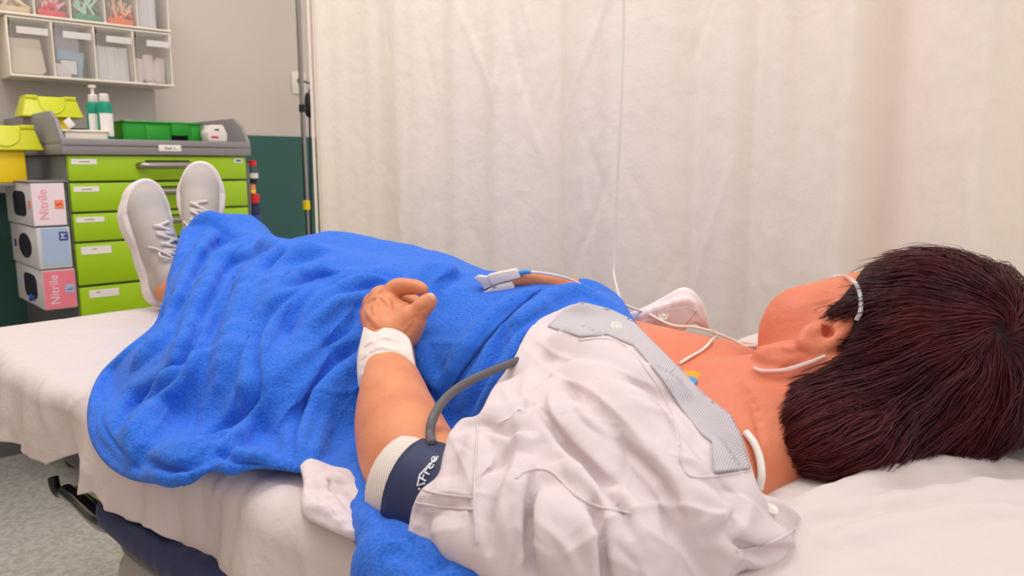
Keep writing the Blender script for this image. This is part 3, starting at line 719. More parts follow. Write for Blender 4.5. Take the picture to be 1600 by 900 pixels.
needles(1, srgb(222, 200, 160), srgb(238, 226, 200), 'cream')
needles(2, srgb(226, 40, 70), srgb(246, 180, 190), 'red')
needles(3, srgb(50, 150, 110), srgb(190, 226, 206), 'green')
needles(4, srgb(240, 100, 20), srgb(246, 200, 170), 'orange')
# ================================================================ the stretcher and its linen
ZB = .76; TN = .37; TF = -.33; SF = 1.57; SH = -.78       # mattress top, near and far side, foot and head end
bed = thing('hospital_stretcher', 'wheeled hospital stretcher with navy mattress and steel side rail', 'stretcher', W(.4, .02, 0), BEDZ)
BAX = np.array([BA, BN, [0, 0, 1.]])
def Wf(x, y, z): return W(x, y, z)
MB().box((SH, TF, ZB-.13), (SF, TN, ZB-.006), .035, Wf, 4).build('mattress', M['navy'], bed, smooth=True)
MB().box((SH+.05, TF+.05, .56), (SF-.05, TN-.06, ZB-.13), .01, Wf).build('deck', M['black'], bed)
MB().box((-.1, -.20, .20), (1.06, .30, .46), .08, Wf, 4).build('base_cover', M['grey_cover'], bed, smooth=True)
MB().box((.30, -.05, .45), (.42, .10, .58), .02, Wf).build('lift_column', M['steel'], bed)
MB().box((-.25, -.10, .14), (1.15, .14, .22), .02, Wf).build('chassis', M['grey_cover'], bed)
for s, t in ((-.2, -.22), (-.2, .26), (1.1, -.22), (1.1, .26)):
    c = MB(); c.box((s-.02, t-.02, .12), (s+.02, t+.02, .2), .008, Wf); c.box((s-.015, min(t, 0), .16), (s+.015, max(t, 0), .20), .004, Wf)
    l = c.build('castor_arm', M['grey_cover'], bed)
    MB().lathe((s, t-.015, .076), (0, 1, 0), [(0, .06), (.006, .075), (.024, .075), (.03, .06)], fr=Wf).build('wheel', M['black'], l)
# folded-down side rail
r = MB()
r.tube([PT(104, 768, .36), PT(125, 784, .362), PT(152, 810, .365), PT(172, 820, .365), PT(196, 822, .36)], .013, 14)
r.tube([PT(118, 768, .34), PT(140, 785, .345), PT(165, 800, .35), PT(192, 812, .355)], .010, 12)
rail = r.build('side_rail', M['steel'], bed, smooth=True)
r = MB()
r.tube([PT(186, 815, .36), PT(198, 832, .36), PT(203, 850, .358), PT(216, 868, .358), PT(258, 898, .358), PT(330, 948, .358), PT(480, 1050, .358)], .012, 14)
r.tube([PT(192, 812, .345), PT(212, 832, .345), PT(222, 852, .343), PT(268, 880, .345), PT(360, 940, .345), PT(500, 1035, .345)], .012, 14)
r.build('side_rail', M['steel'], bed, smooth=True)
MB().tube([PT(83, 745, .36), PT(86, 760, .36), PT(93, 770, .36), PT(104, 770, .36)], .0085, 12).build('rail_end_cap', M['black'], bed, smooth=True)
# navy mattress cover showing under the sheet hem
nv = Form(); 
nv.chain([PT(170, 788, .372), PT(188, 812, .376), PT(240, 850, .38), PT(330, 905, .385), PT(470, 985, .385)], [.012, .016, .02, .022, .022], .02)
P_, Q_ = nv.mesh(W(.95, .30, .5).clip(-9, 9)*0+np.array([-.85, .2, .5]), np.array([.2, 1.35, .75]), .004)
link('mattress_skirt', npmesh(P_, Q_), M['navy'], bed)

# fitted sheet: unrolled across the bed (far hang, top, near hang)
def sheet():
    ns, nw = 520, 330
    hemz = [(SH-.1, .60), (.30, .635), (.44, .645), (.52, .632), (.60, .640), (.68, .624), (.76, .640), (.80, .622), (.88, .645), (.98, .602), (1.06, .612), (1.14, .620), (1.25, .610), (1.45, .60), (1.8, .60)]
    s = np.linspace(SH-.03, SF+.015, ns); R = .035
    w = np.linspace(0, 1, nw); S, V = np.meshgrid(s, w, indexing='ij')
    hz = np.interp(S, [a for a, b in hemz], [b for a, b in hemz])+.012+.02*np.exp(-((S-.95)/.15)**2)
    top = TN-TF-2*R+.03; arc = R*math.pi/2; near = (ZB-R)-hz; far = np.full_like(S, .14)
    Lt = far+arc+top+arc+near; d = V*Lt
    T = np.zeros_like(S); Z = np.zeros_like(S); NT = np.zeros_like(S); NZ = np.zeros_like(S)
    a0 = far; a1 = a0+arc; a2 = a1+top; a3 = a2+arc
    tf, tn = TF-.012, TN+.014
    m = d < a0; T[m] = tf; Z[m] = (ZB-R-(a0-d))[m]; NT[m] = -1
    m = (d >= a0) & (d < a1); an = (d-a0)/R; T[m] = (tf+R-R*np.cos(an))[m]; Z[m] = (ZB-R+R*np.sin(an))[m]; NT[m] = -np.cos(an)[m]; NZ[m] = np.sin(an)[m]
    m = (d >= a1) & (d < a2); f = (d-a1)/top; T[m] = (tf+R+(tn-tf-2*R)*f)[m]; Z[m] = ZB; NZ[m] = 1
    m = (d >= a2) & (d < a3); an = (d-a2)/R; T[m] = (tn-R+R*np.sin(an))[m]; Z[m] = (ZB-R+R*np.cos(an))[m]; NT[m] = np.sin(an)[m]; NZ[m] = np.cos(an)[m]
    m = d >= a3; T[m] = (tn+.10*(d-a3))[m]; Z[m] = (ZB-R-(d-a3))[m]; NT[m] = 1
    r = np.random.default_rng(5); D = np.zeros_like(S)
    hang = np.clip((d-a2)/.10, 0, 1)
    # soft vertical folds on the hanging side
    for lam, am in ((.42, .012), (.21, .006), (.09, .0022), (.045, .0008)):
        p = r.uniform(0, 6.28); D += hang*am*np.sin(2*np.pi*S/lam+p+2.0*np.sin(9*Z+p))
    # pulled creases over the top and side
    for _ in range(190):
        cs, cd, L, an, a, wd = r.uniform(-.4, 1.5), r.uniform(.20, 1.05), r.uniform(.04, .14), r.uniform(-1.1, 1.1), r.uniform(-.003, .0042), r.uniform(.005, .012)
        ds, dd = S-cs, d-cd; q = ds*math.cos(an)+dd*math.sin(an); p = -ds*math.sin(an)+dd*math.cos(an)
        D += a*np.exp(-(q/wd)**2)*np.exp(-(p/L)**2)
    # foot corner: bulge and gathered tuck
    D += .012*np.exp(-((S-1.02)/.05)**2)*hang
    end = np.clip((S-(SF-.05))/.065, 0, 1); drop = .05*(1-np.sqrt(np.clip(1-end**2, 0, 1)))
    T = T+NT*D; Z = Z+NZ*D-drop
    # crumpled hem
    hm = np.clip((V-.975)/.025, 0, 1); T += .004*hm*np.sin(38*S+3*np.sin(17*S))
    P = BO+S[..., None]*BA+T[..., None]*BN+np.dstack([0*S, 0*S, Z])
    idx = np.arange(ns*nw).reshape(ns, nw)
    Q = np.stack([idx[:-1, :-1], idx[:-1, 1:], idx[1:, 1:], idx[1:, :-1]], -1).reshape(-1, 4)
    V2 = P.reshape(-1, 3)
    # hanging foot end
    e = P[-1]; rows = [e]; 
    for k in range(1, 12): rows.append(np.column_stack([e[:, 0]+BA[0]*.012*math.sin(k), e[:, 1]+BA[1]*.012*math.sin(k), np.minimum(e[:, 2], ZB-.05-(k*.0135))]))
    R2 = np.concatenate(rows[1:]); base = len(V2); n2 = nw
    V3 = np.concatenate([V2, R2]); Q2 = []
    prev = idx[-1]
    for k in range(11):
        cur = base+k*n2+np.arange(n2); Q2.append(np.stack([prev[:-1], prev[1:], cur[1:], cur[:-1]], -1)); prev = cur
    Q = np.concatenate([Q]+Q2)
    o = link('bed_sheet', npmesh(V3, Q), M['sheet']); md = o.modifiers.new('thick', 'SOLIDIFY'); md.thickness = .0015; md.offset = -1
    tag(o, 'white cotton sheet covering the stretcher and hanging down its near side', 'sheet')
sheet()

# pillow under the head
pf = Form()
pf.ell(W(-.24, -.04, ZB+.020), (.20, .34, .036), BAX, .03)
pf.ell(W(-.15, .17, ZB+.012), (.12, .16, .028), BAX, .04)
pf.ell(W(-.10, -.26, ZB+.045), (.18, .10, .055), BAX, .04)
pf.ell(W(.055, -.265, ZB+.062), (.10, .075, .048), BAX, .03)
pf.ell(W(-.36, .14, ZB+.03), (.15, .20, .05), BAX, .04)
pf.noise = waves(3, 12, .16, .03, .0040)
for ln in ([(1240, 800, .008), (1330, 768, .010), (1430, 748, .010), (1560, 722, .008)], [(1230, 815, .007), (1400, 790, .008), (1600, 760, .009)], [(1300, 850, .008), (1450, 820, .008), (1620, 800, .01)]):
    pf.fold(ln, .02, 'u', .7)
pf.flush()
P_, Q_ = pf.mesh(np.array([.1, .15, .72]), np.array([.95, 1.45, .92]), .005)
P_ = smooth_mesh(P_, Q_, 3)
o = link('pillow', npmesh(P_, Q_), M['sheet']); tag(o, 'soft white pillow in a creased cotton case beneath the head', 'pillow')
# ================================================================ the patient
person = thing('person', 'person lying on the stretcher, face turned away, under the blue blanket', 'person', W(.5, 0, ZB+.02))
def body_form():
    f = Form()
    f.ell(W(.24, -.04, .822), (.22, .165, .076), BAX, .03)
    f.ell(W(.10, -.02, .822), (.12, .15, .064), BAX, .04)
    f.ell(W(.45, -.05, .828), (.22, .155, .085), BAX, .05)
    f.ell(W(.63, -.05, .828), (.15, .165, .085), BAX, .05)
    # shoulders
    f.cap(W(.02, .15, .822), PY(1035, 792, .635), .055, .045, .04)
    f.cap(W(.07, -.13, .815), W(.06, -.19, .81), .048, .045, .03)
    # neck and trapezius
    f.chain([PY(1350, 640, .80), PY(1260, 655, .80), PY(1170, 680, .80), PY(1110, 690, .80)], [.060, .062, .068, .06], .03)
    f.cap(PY(1230, 700, .78), PY(1120, 760, .70), .045, .05, .04)
    # near arm
    f.chain([PY(1035, 790, .635), PY(850, 790, .65), PY(720, 765, .675), PY(648, 735, .715)], [.046, .042, .038, .039], .02)
    f.chain([PY(648, 735, .715), PY(630, 690, .765), PY(613, 630, .84), PY(604, 575, .915), PY(603, 545, .945)], [.039, .0395, .035, .027, .0255], .02)
    global FARARM, NEARARM, HEADOPS; NEARARM = len(f.ops)-16
    FARARM = len(f.ops)
    f.chain([W(.04, -.19, .81), W(.20, -.23, .81), W(.31, -.22, .82)], [.042, .036, .032], .03)
    f.chain([W(.31, -.22, .82), PY(945, 496, 1.14), PY(905, 464, 1.13)], [.030, .022, .016], .02)
    # legs
    f.chain([W(.62, .035, .825), W(.82, .03, .85), W(1.0, .015, .865)], [.080, .066, .052], .03)
    f.chain([W(1.0, .015, .865), W(1.12, .005, .835), W(1.42, -.02, .815)], [.050, .05, .034], .02)
    f.chain([W(.62, -.14, .825), W(.80, -.13, .86), W(.95, -.13, .88)], [.080, .066, .052], .03)
    f.chain([W(.95, -.13, .88), W(1.10, -.14, .845), W(1.42, -.16, .815)], [.050, .05, .034], .02)
    HEADOPS = len(f.ops)
    # head
    f.ell(PY(1425, 568, .82), (.098, .098, .092), None, .02)
    f.cap(PY(1262, 512, .87), PY(1340, 478, .88), .050, .040, .03)
    f.cap(PY(1252, 518, .87), PY(1236, 530, .865), .036, .032, .02)
    f.cap(PY(1300, 560, .84), PY(1380, 530, .84), .050, .055, .03)
    f.cap(PY(1199, 561, .790), PY(1236, 563, .785), .0150, .0185, .006)
    f.cap(PY(1236, 563, .785), PY(1295, 580, .775), .0190, .026, .010)
    f.cap(PY(1262, 530, .89), PY(1250, 520, .90), .038, .034, .02)
    # face beyond (nose, brow, chin) so that the head is whole from the other side
    f.cap(PY(1330, 470, .93), PY(1318, 452, .965), .018, .011, .012)
    f.cap(PY(1246, 508, .93), PY(1240, 503, .955), .026, .020, .015)
    f.cap(PY(1270, 490, .94), PY(1262, 486, .958), .014, .012, .008)
    f.ell(PY(1375, 470, .91), (.03, .02, .03), None, .02)
    return f
BF = body_form()
# ear
ear = Form()
E0 = .775
def ep(x, y, dY=0): return PY(x, y, E0+dY)
ear.ell(ep(1292, 526, .020), (.024, .016, .018), None, .012)
ear.chain([ep(1254, 534), ep(1263, 545, -.002), ep(1278, 546, -.004), ep(1294, 540, -.006), ep(1308, 530, -.006), ep(1322, 517, -.004), ep(1334, 503, .000), ep(1330, 496, .004), ep(1316, 498, .008), ep(1306, 506, .012)], [.0062, .0066, .0056, .0048, .0044, .0042, .0042, .0040, .0036, .003], .0035, sm=6)
ear.chain([ep(1258, 528, .004), ep(1266, 520, .006), ep(1276, 516, .008), ep(1284, 520, .008)], [.0060, .0062, .0055, .004], .005)
ear.chain([ep(1270, 536, .001), ep(1282, 534, .002), ep(1292, 531, .003)], [.0062, .005, .003], .005)
ear.chain([ep(1299, 527, .001), ep(1307, 514, .001), ep(1316, 506, .002)], [.0036, .0036, .003], .004)
ear.ell(ep(1291, 520, .006), (.0072, .012, .0078), None, .004, 's')
def bodymesh():
    lo = np.array([-.36, .42, .745]); 
    f = Form(); f.ops = BF.ops+ear.ops
    f.noise = waves(21, 10, .10, .02, .0006)
    # wrinkles: neck crease under the jaw, cheek lines
    for ln, k in (([(1172, 578, .004), (1198, 590, .006), (1240, 592, .006), (1285, 584, .003)], .004), ([(1200, 545, .0016), (1225, 551, .0018), (1262, 548, .0014)], .004), ([(1258, 560, .0018), (1236, 572, .0016), (1222, 578, .001)], .005),
                  ([(1290, 447, .002), (1318, 452, .0025), (1340, 446, .002)], .003), ([(1286, 455, .002), (1312, 462, .0025), (1334, 460, .002)], .003), ([(1272, 478, .0018), (1290, 474, .0022), (1308, 466, .0018)], .003), ([(1210, 540, .0015), (1232, 552, .002), (1252, 556, .0015)], .003), ([(1192, 552, .0012), (1215, 556, .0014), (1245, 566, .001)], .003), ([(1250, 585, .0012), (1270, 578, .0014), (1290, 566, .001)], .003),
                  ([(1160, 600, .003), (1180, 640, .004), (1190, 690, .003)], .004)):
        f.fold(ln, k, 's', .3, BF)
    f.flush()
    P1, Q1 = f.mesh([-.17, .45, .74], [.66, 1.12, 1.06], .0026)
    P1 = smooth_mesh(P1, Q1, 1, .4)
    return P1, Q1
P1, Q1 = bodymesh()
# rest of the trunk and the legs (under the blanket), coarser; overlaps slightly with the finer part
g = Form(); g.ops = BF.ops
Pl, Ql = g.mesh([-1.0, .9, .74], [.05, 2.05, 1.0], .009)

# ---- near hand
hf = Form()
wr = PY(603, 548, .94)
mcp = [PY(612, 461, 1.015), PY(596, 463, 1.035), PY(584, 474, 1.045), PY(579, 492, 1.045)]
hf.cap(PY(603, 560, .93), PY(604, 530, .955), .0265, .026, .01)
for m_, r in zip(mcp, (.0125, .013, .0125, .0115)):
    hf.cap(PY(606, 522, .96), m_, .019, r, .018)
hf.ell(PY(599, 494, 1.0), (.027, .034, .020), None, .016)
for m_ in mcp: hf.ell(m_-np.array([.001,.004,-.001]), (.0125, .0125, .0125), None, .006)
hf.ell(PY(631, 488, .985), (.013, .016, .013), None, .012)
# index
hf.chain([mcp[0], PY(620, 449, 1.01), PY(641, 448, 1.0)], [.0122, .0100, .0094], .005)
hf.chain([PY(641, 448, 1.0), PY(652, 449, .995), PY(661, 453, .99)], [.0094, .0082, .0068], .003)
# middle, ring, little finger curling under
hf.chain([mcp[1], PY(614, 462, 1.05), PY(634, 466, 1.045)], [.0125, .0105, .009], .006)
hf.chain([PY(634, 466, 1.045), PY(648, 472, 1.03), PY(655, 478, 1.02)], [.009, .0085, .0075], .003)
hf.chain([mcp[2], PY(604, 476, 1.065), PY(626, 480, 1.055)], [.0122, .010, .009], .005)
hf.chain([PY(626, 480, 1.055), PY(640, 487, 1.035), PY(646, 492, 1.03)], [.009, .0082, .0072], .003)
hf.chain([mcp[3], PY(592, 492, 1.07), PY(610, 498, 1.06)], [.0112, .009, .008], .005)
hf.chain([PY(610, 498, 1.06), PY(624, 502, 1.045)], [.008, .0068], .003)
# thumb
hf.chain([PY(616, 528, .955), PY(634, 510, .955), PY(647, 495, .952)], [.018, .0155, .0124], .012)
hf.chain([PY(647, 495, .952), PY(657, 484, .950), PY(665, 476, .950), PY(672, 468, .952)], [.0122, .0108, .0100, .0078], .004)
hf.cap(PY(622, 522, .95), PY(634, 520, .962), .018, .016, .012)
# veins and creases
hb = Form(); hb.ops = list(hf.ops)
for ln in ([(576, 472, .0020), (590, 466, .0026), (604, 470, .0022), (610, 482, .0014)], [(574, 488, .0016), (584, 500, .0018), (594, 512, .0014)], [(590, 470, .0015), (586, 484, .0016), (592, 500, .0012)]):
    hf.fold(ln, .006, 'u', .55, hb)
for ln in ([(650, 500, .0010), (640, 512, .0012), (632, 526, .0010)], [(654, 494, .0009), (640, 500, .001), (628, 512, .0008)], [(646, 510, .0009), (636, 520, .001), (628, 532, .001)], [(655, 487, .0009), (664, 482, .0009)]):
    hf.fold(ln, .003, 's', .45, hb)
hf.flush()
c = PY(615, 490, 1.0)
Ph, Qh = hf.mesh(c-np.array([.08, .09, .09]), c+np.array([.10, .11, .07]), .0013)
Ph = smooth_mesh(Ph, Qh, 1, .5)

# ---- far hand, holding still under the clip
ff = Form()
ff.ell(PY(880, 452, 1.125), (.034, .020, .014), None, .012)
ff.chain([PY(880, 444, 1.12), PY(850, 440, 1.085), PY(822, 437, 1.065), PY(795, 437, 1.055)], [.010, .009, .0085, .0078], .006)
ff.chain([PY(878, 452, 1.11), PY(848, 446, 1.085), PY(820, 444, 1.08), PY(804, 450, 1.075)], [.010, .0088, .0082, .0072], .004)
ff.chain([PY(885, 446, 1.14), PY(852, 444, 1.13), PY(826, 446, 1.13), PY(806, 452, 1.13)], [.010, .0085, .008, .007], .004)
ff.chain([PY(890, 450, 1.155), PY(858, 449, 1.15), PY(834, 452, 1.15), PY(818, 458, 1.15)], [.009, .0075, .007, .006], .004)
ff.chain([PY(905, 458, 1.10), PY(880, 460, 1.075), PY(852, 462, 1.06), PY(836, 466, 1.055)], [.013, .011, .009, .008], .006)
ff.chain([PY(885, 452, 1.13), PY(912, 466, 1.13), PY(945, 492, 1.14)], [.015, .016, .02], .012)
c = PY(870, 450, 1.11)
Pf, Qf = ff.mesh(c-np.array([.11, .09, .05]), c+np.array([.10, .08, .05]), .0016)
vs, qs, n = [], [], 0
for P_, Q_ in ((P1, Q1), (Pl, Ql), (Ph, Qh), (Pf, Qf)):
    vs.append(P_); qs.append(Q_+n); n += len(P_)
body = link('body', npmesh(np.concatenate(vs), np.concatenate(qs)), M['skin'], person)
# thumb nail
nl = Form().ell(PY(673.5, 466, .9465), (.0052, .0035, .0068), None, .002)
P_, Q_ = nl.mesh(PY(673.5, 466, .9465)-.012, PY(673.5, 466, .9465)+.012, .0007)
link('thumbnail', npmesh(P_, Q_), M['skin_lip'], person, 'pale thumbnail')
# ---- gauze bandage round the wrist
bf = Form()
bf.chain([PY(606, 592, .895), PY(604, 565, .925), PY(604, 540, .95)], [.0355, .0345, .0325], .01)
bb = Form(); bb.ops = list(bf.ops)
for ln in ([(566, 560, .0015), (590, 545, .0018), (615, 548, .0018), (638, 560, .0015)], [(566, 585, .0016), (595, 572, .0018), (620, 574, .0016), (640, 585, .0014)], [(572, 540, .0014), (600, 528, .0015), (625, 536, .0014)]): bf.fold(ln, .004, 'u', .6, bb)
bf.cap(PY(634, 572, .895), PY(636, 584, .885), .014, .013, .012)
bf.chain([PY(625, 530, .95), PY(632, 555, .92), PY(632, 580, .895)], [.012, .016, .016], .012)
bf.chain([PY(574, 514, .955), PY(574, 535, .94), PY(580, 550, .93)], [.004, .010, .012], .008)
bf.flush(); bf.noise = waves(8, 8, .02, .006, .0005)
bf.mask([(568, 510), (586, 519), (600, 512), (622, 516), (640, 530), (646, 556), (650, 578), (645, 588), (620, 572), (598, 574), (580, 584), (569, 606), (560, 604), (558, 560)], .002)
P_, Q_ = bf.mesh(PY(604, 560, .92)-.07, PY(604, 560, .92)+.07, .0015)
link('wrist_bandage', npmesh(P_, Q_), M['gauze'], person)
# ================================================================ blue blanket
def blanket_form():
    f = Form()
    # layer lying on the mattress
    f.box(W(.60, .03, ZB-.03), (.85, .390, .050), .036, BAX, .03)
    # cloth over trunk and legs
    f.ell(W(.32, -.06, .832), (.22, .150, .096), BAX, .04)
    f.ell(W(.50, -.06, .834), (.22, .150, .099), BAX, .04)
    f.chain([W(.62, .0, .845), W(.80, .0, .862), W(.93, .0, .872), W(1.10, .0, .850), W(1.28, -.01, .845)], [.090, .080, .068, .064, .06], .05)
    f.chain([W(.62, -.13, .845), W(.80, -.12, .865), W(.93, -.12, .887), W(1.08, -.12, .862), W(1.26, -.12, .868)], [.090, .078, .062, .062, .07], .05)
    # ankles and heels
    f.chain([W(1.20, .0, .845), W(1.34, -.02, .86), W(1.42, -.02, .86)], [.06, .068, .064], .04)
    f.cap(W(1.36, .0, .80), W(1.46, -.01, .80), .05, .045, .04)
    f.cap(W(1.40, -.02, .86), W(1.465, -.025, .85), .055, .05, .03)
    f.chain([W(1.20, -.13, .86), W(1.34, -.14, .895), W(1.40, -.145, .915)], [.06, .075, .070], .04)
    f.cap(W(1.34, -.03, .90), W(1.33, -.12, .925), .05, .06, .04)
    f.cap(W(1.34, .0, .80), W(1.30, .02, .78), .055, .05, .04)
    # slope down to the near side
    f.chain([W(.25, .05, .79), W(.42, .08, .785), W(.58, .12, .80), W(.72, .13, .805), W(.95, .12, .80), W(1.2, .08, .79)], [.06, .066, .08, .088, .075, .05], .05)
    f.chain([W(.45, .20, .765), W(.62, .25, .775), W(.85, .25, .765), W(1.0, .2, .765)], [.04, .066, .055, .03], .05)
    f.chain([W(.30, -.2, .80), W(.8, -.22, .80), W(1.2, -.22, .79)], [.09, .08, .07], .06)
    inflate(f, BF, 0, 4, .008); inflate(f, BF, FARARM, HEADOPS, .008)
    return f
BL = blanket_form()
def blanket():
    f = Form(); f.ops = list(BL.ops)
    R, G = 'u', 's'
    folds = [
     # ridges
     (R, [(300, 352, .012), (335, 342, .014), (372, 368, .010)], .02),
     (R, [(294, 372, .009), (283, 420, .012), (275, 465, .012), (250, 505, .010)], .016),
     (R, [(330, 372, .014), (305, 425, .016), (292, 480, .018), (262, 530, .016), (215, 575, .012)], .022),
     (R, [(400, 376, .016), (362, 402, .018), (338, 450, .018), (318, 510, .018), (285, 565, .014)], .024),
     (R, [(440, 398, .016), (408, 425, .018), (388, 470, .018), (370, 530, .018), (340, 600, .014)], .024),
     (R, [(502, 396, .024), (470, 408, .018), (438, 440, .016), (412, 480, .015)], .024),
     (R, [(545, 432, .014), (490, 442, .018), (448, 478, .018), (424, 530, .018), (425, 590, .018), (412, 640, .018), (370, 690, .014)], .02),
     (R, [(600, 442, .013), (560, 462, .017), (505, 500, .018), (470, 560, .018), (450, 620, .016), (437, 680, .014)], .022),
     (R, [(320, 560, .014), (262, 625, .016), (225, 680, .014), (215, 715, .010)], .022),
     (R, [(400, 668, .012), (340, 705, .014), (290, 715, .014), (245, 712, .010)], .018),
     (R, [(500, 640, .016), (478, 690, .018), (480, 730, .016)], .02),
     (R, [(560, 560, .012), (520, 610, .012), (500, 660, .012)], .018),
     (R, [(700, 432, .020), (668, 440, .016), (640, 470, .010)], .025),
     (R, [(650, 545, .009), (668, 580, .009), (690, 612, .006)], .012),
     (R, [(840, 452, .010), (780, 492, .012), (735, 545, .012), (700, 600, .010)], .016),
     (R, [(955, 478, .010), (905, 460, .012), (860, 472, .013), (820, 520, .013), (790, 580, .012), (755, 640, .010)], .014),
     (R, [(140, 640, .008), (152, 600, .009), (190, 560, .010), (235, 518, .009)], .010),
     (R, [(141, 660, .009), (150, 700, .010), (190, 738, .011), (240, 750, .011), (320, 738, .010)], .010),
     (R, [(420, 735, .012), (390, 722, .012), (350, 738, .009)], .014),
     (R, [(380, 372, .010), (420, 382, .012), (462, 402, .012)], .02),
     # grooves
     (G, [(382, 378, .004), (335, 388, .007), (308, 425, .008), (288, 468, .007), (262, 508, .006)], .012),
     (G, [(404, 400, .005), (358, 420, .008), (335, 460, .008), (312, 500, .007), (300, 540, .004)], .012),
     (G, [(489, 440, .005), (430, 480, .008), (404, 528, .009), (404, 597, .009), (398, 625, .009), (365, 658, .008), (313, 688, .006)], .010),
     (G, [(577, 538, .005), (523, 567, .008), (482, 618, .009), (458, 668, .008), (455, 714, .006)], .012),
     (G, [(313, 509, .003), (274, 587, .007), (212, 631, .008), (182, 672, .007)], .014),
     (G, [(163, 618, .0025), (163, 665, .004), (192, 710, .005), (228, 740, .005)], .004),
     (G, [(235, 722, .004), (274, 734, .006), (315, 728, .004)], .006),
     (G, [(342, 709, .003), (371, 722, .006), (420, 730, .005), (450, 733, .003)], .008),
     (G, [(532, 428, .004), (480, 436, .006), (440, 455, .006)], .010),
     (G, [(622, 434, .003), (575, 446, .006), (520, 462, .006), (480, 500, .004)], .012),
     (G, [(646, 548, .004), (650, 585, .006), (672, 612, .005), (690, 632, .004)], .005),
     (G, [(850, 488, .003), (800, 520, .005), (770, 570, .005), (735, 640, .004)], .006),
     (G, [(720, 432, .004), (690, 452, .006), (676, 480, .005)], .012),
     (G, [(560, 480, .004), (540, 520, .006), (500, 545, .005)], .012),
    ]
    for op, ln, k in folds:
        if op == R: f.fold([(a, b, c*1.12) for a, b, c in ln], k*.8, op, .25, BL)
    f.flush()
    wa, wb_ = waves(4, 9, .12, .04, .0014, W(0, 0, 0)-W(.5, -.8, -.5)), waves(5, 8, .05, .02, .0005); f.noise = lambda x, y, z: wa(x, y, z)+wb_(x, y, z)
    f.mask([(352, 334), (322, 330), (290, 346), (274, 392), (261, 436), (254, 476), (240, 508), (195, 545), (160, 578), (143, 610), (136, 642), (138, 675), (150, 705), (168, 728), (200, 748), (238, 755), (285, 748), (330, 736), (380, 732), (450, 737), (520, 744), (590, 752), (700, 780), (900, 700), (1000, 560), (985, 490), (940, 440), (800, 380), (520, 340)], .006)
    P, Q = f.mesh([-1.05, .60, .66], [.25, 2.06, 1.05], .0034)
    P = smooth_mesh(P, Q, 3, .5)
    zone = [(300, 350), (400, 380), (520, 430), (720, 440), (700, 560), (650, 680), (560, 730), (400, 720), (240, 735), (150, 680), (150, 600), (260, 500)]
    ang = lambda x, y: math.radians(118 if x < 420 else 128)
    L = scatter(61, 46, zone, ang, .28, (70, 190), (7, 15), (.002, .0058), .18)+scatter(62, 60, zone, ang, .6, (25, 80), (3.5, 7), (.0006, .002), .3)
    for op, ln, k in folds:
        if op == G:
            r_ = max(p[2] for p in ln)
            L += flank(ln, 14, .006+r_*.7, .009, 5.5) if k > .005 else flank(ln, 7, .0035, .0015, 2.6)
    return crease(P, Q, L), Q
(bP, bQ) = blanket()
bl = thing('blanket', 'bright blue fleece blanket draped over the patient from chest to ankles', 'blanket', W(.7, 0, ZB))
link('fleece', npmesh(bP, bQ), M['blanket'], bl)
# satin binding band along the chest edge, slightly proud of the fleece, with its stitch line
def patch(form, poly, step, off, name, m, par, thick=.0012, label=None, sub=1, bump=None):
    """cloth laid on a form: outline traced on it, its own thickness"""
    from mathutils.geometry import delaunay_2d_cdt
    po = np.array(spline([np.array(p, float) for p in list(poly)+[poly[0]]], 2)[:-1]) if sub > 1 else np.array(poly, float)
    ed = []
    for a, b in zip(po, np.roll(po, -1, 0)):
        k = max(int(np.linalg.norm(b-a)/step), 1); ed += [a+(b-a)*i/k for i in range(k)]
    ed = np.array(ed); lo, hi = ed.min(0), ed.max(0)
    gx, gy = np.meshgrid(np.arange(lo[0], hi[0], step), np.arange(lo[1], hi[1], step)); gx = gx.ravel(); gy = gy.ravel()
    ok = poly_sd(gx, gy, ed) < -step*.6; pts = [Vector(p) for p in ed]+[Vector(p) for p in np.column_stack([gx, gy])[ok]]
    r = delaunay_2d_cdt(pts, [(i, (i+1) % len(ed)) for i in range(len(ed))], [], 1, 1e-4)
    V = []
    for p in r[0]:
        h = form(p[0], p[1]) if callable(form) else form.hit(p[0], p[1]); d = ray(p[0], p[1]); d /= np.linalg.norm(d); V.append(h-d*off)
    me = bpy.data.meshes.new(name); me.from_pydata([tuple(v) for v in V], [], [tuple(f) for f in r[2]]); me.update()
    o = link(name, me, m, par, label)
    md = o.modifiers.new('thick', 'SOLIDIFY'); md.thickness = thick; md.offset = 0
    return o
class MeshHit:
    """casts rays onto a finished mesh"""
    def __init__(s, P, Q):
        from mathutils.bvhtree import BVHTree
        s.t = BVHTree.FromPolygons([tuple(p) for p in P], [tuple(int(i) for i in q) for q in Q])
    def __call__(s, px, py):
        d = ray(px, py); d /= np.linalg.norm(d); h = s.t.ray_cast(Vector(CAM), Vector(d))
        if h[0] is None:
            for k in range(1, 40):
                h = s.t.ray_cast(Vector(CAM), Vector(ray(px, py+k*1.5)))
                if h[0] is not None: return CAM+d*np.linalg.norm(np.array(h[0])-CAM)
            return CAM+d*1.0
        return np.array(h[0])
BH = MeshHit(bP, bQ)
patch(BH, [(664, 628), (690, 588), (722, 546), (756, 508), (790, 478), (826, 456), (846, 452), (822, 470), (786, 502), (752, 540), (720, 582), (696, 622), (684, 646)], 4, .0012, 'binding', M['hem'], bl, .0016, 'darker stitched binding band')
st = MB(); st.tube([BH(x, y)-ray(x, y)*.003 for x, y in ((686, 640), (708, 604), (738, 560), (772, 518), (806, 484), (838, 458))], .0010, 6); st.build('stitch_line', mat('dark_thread', srgb(20, 50, 120), .8), bl, smooth=True)
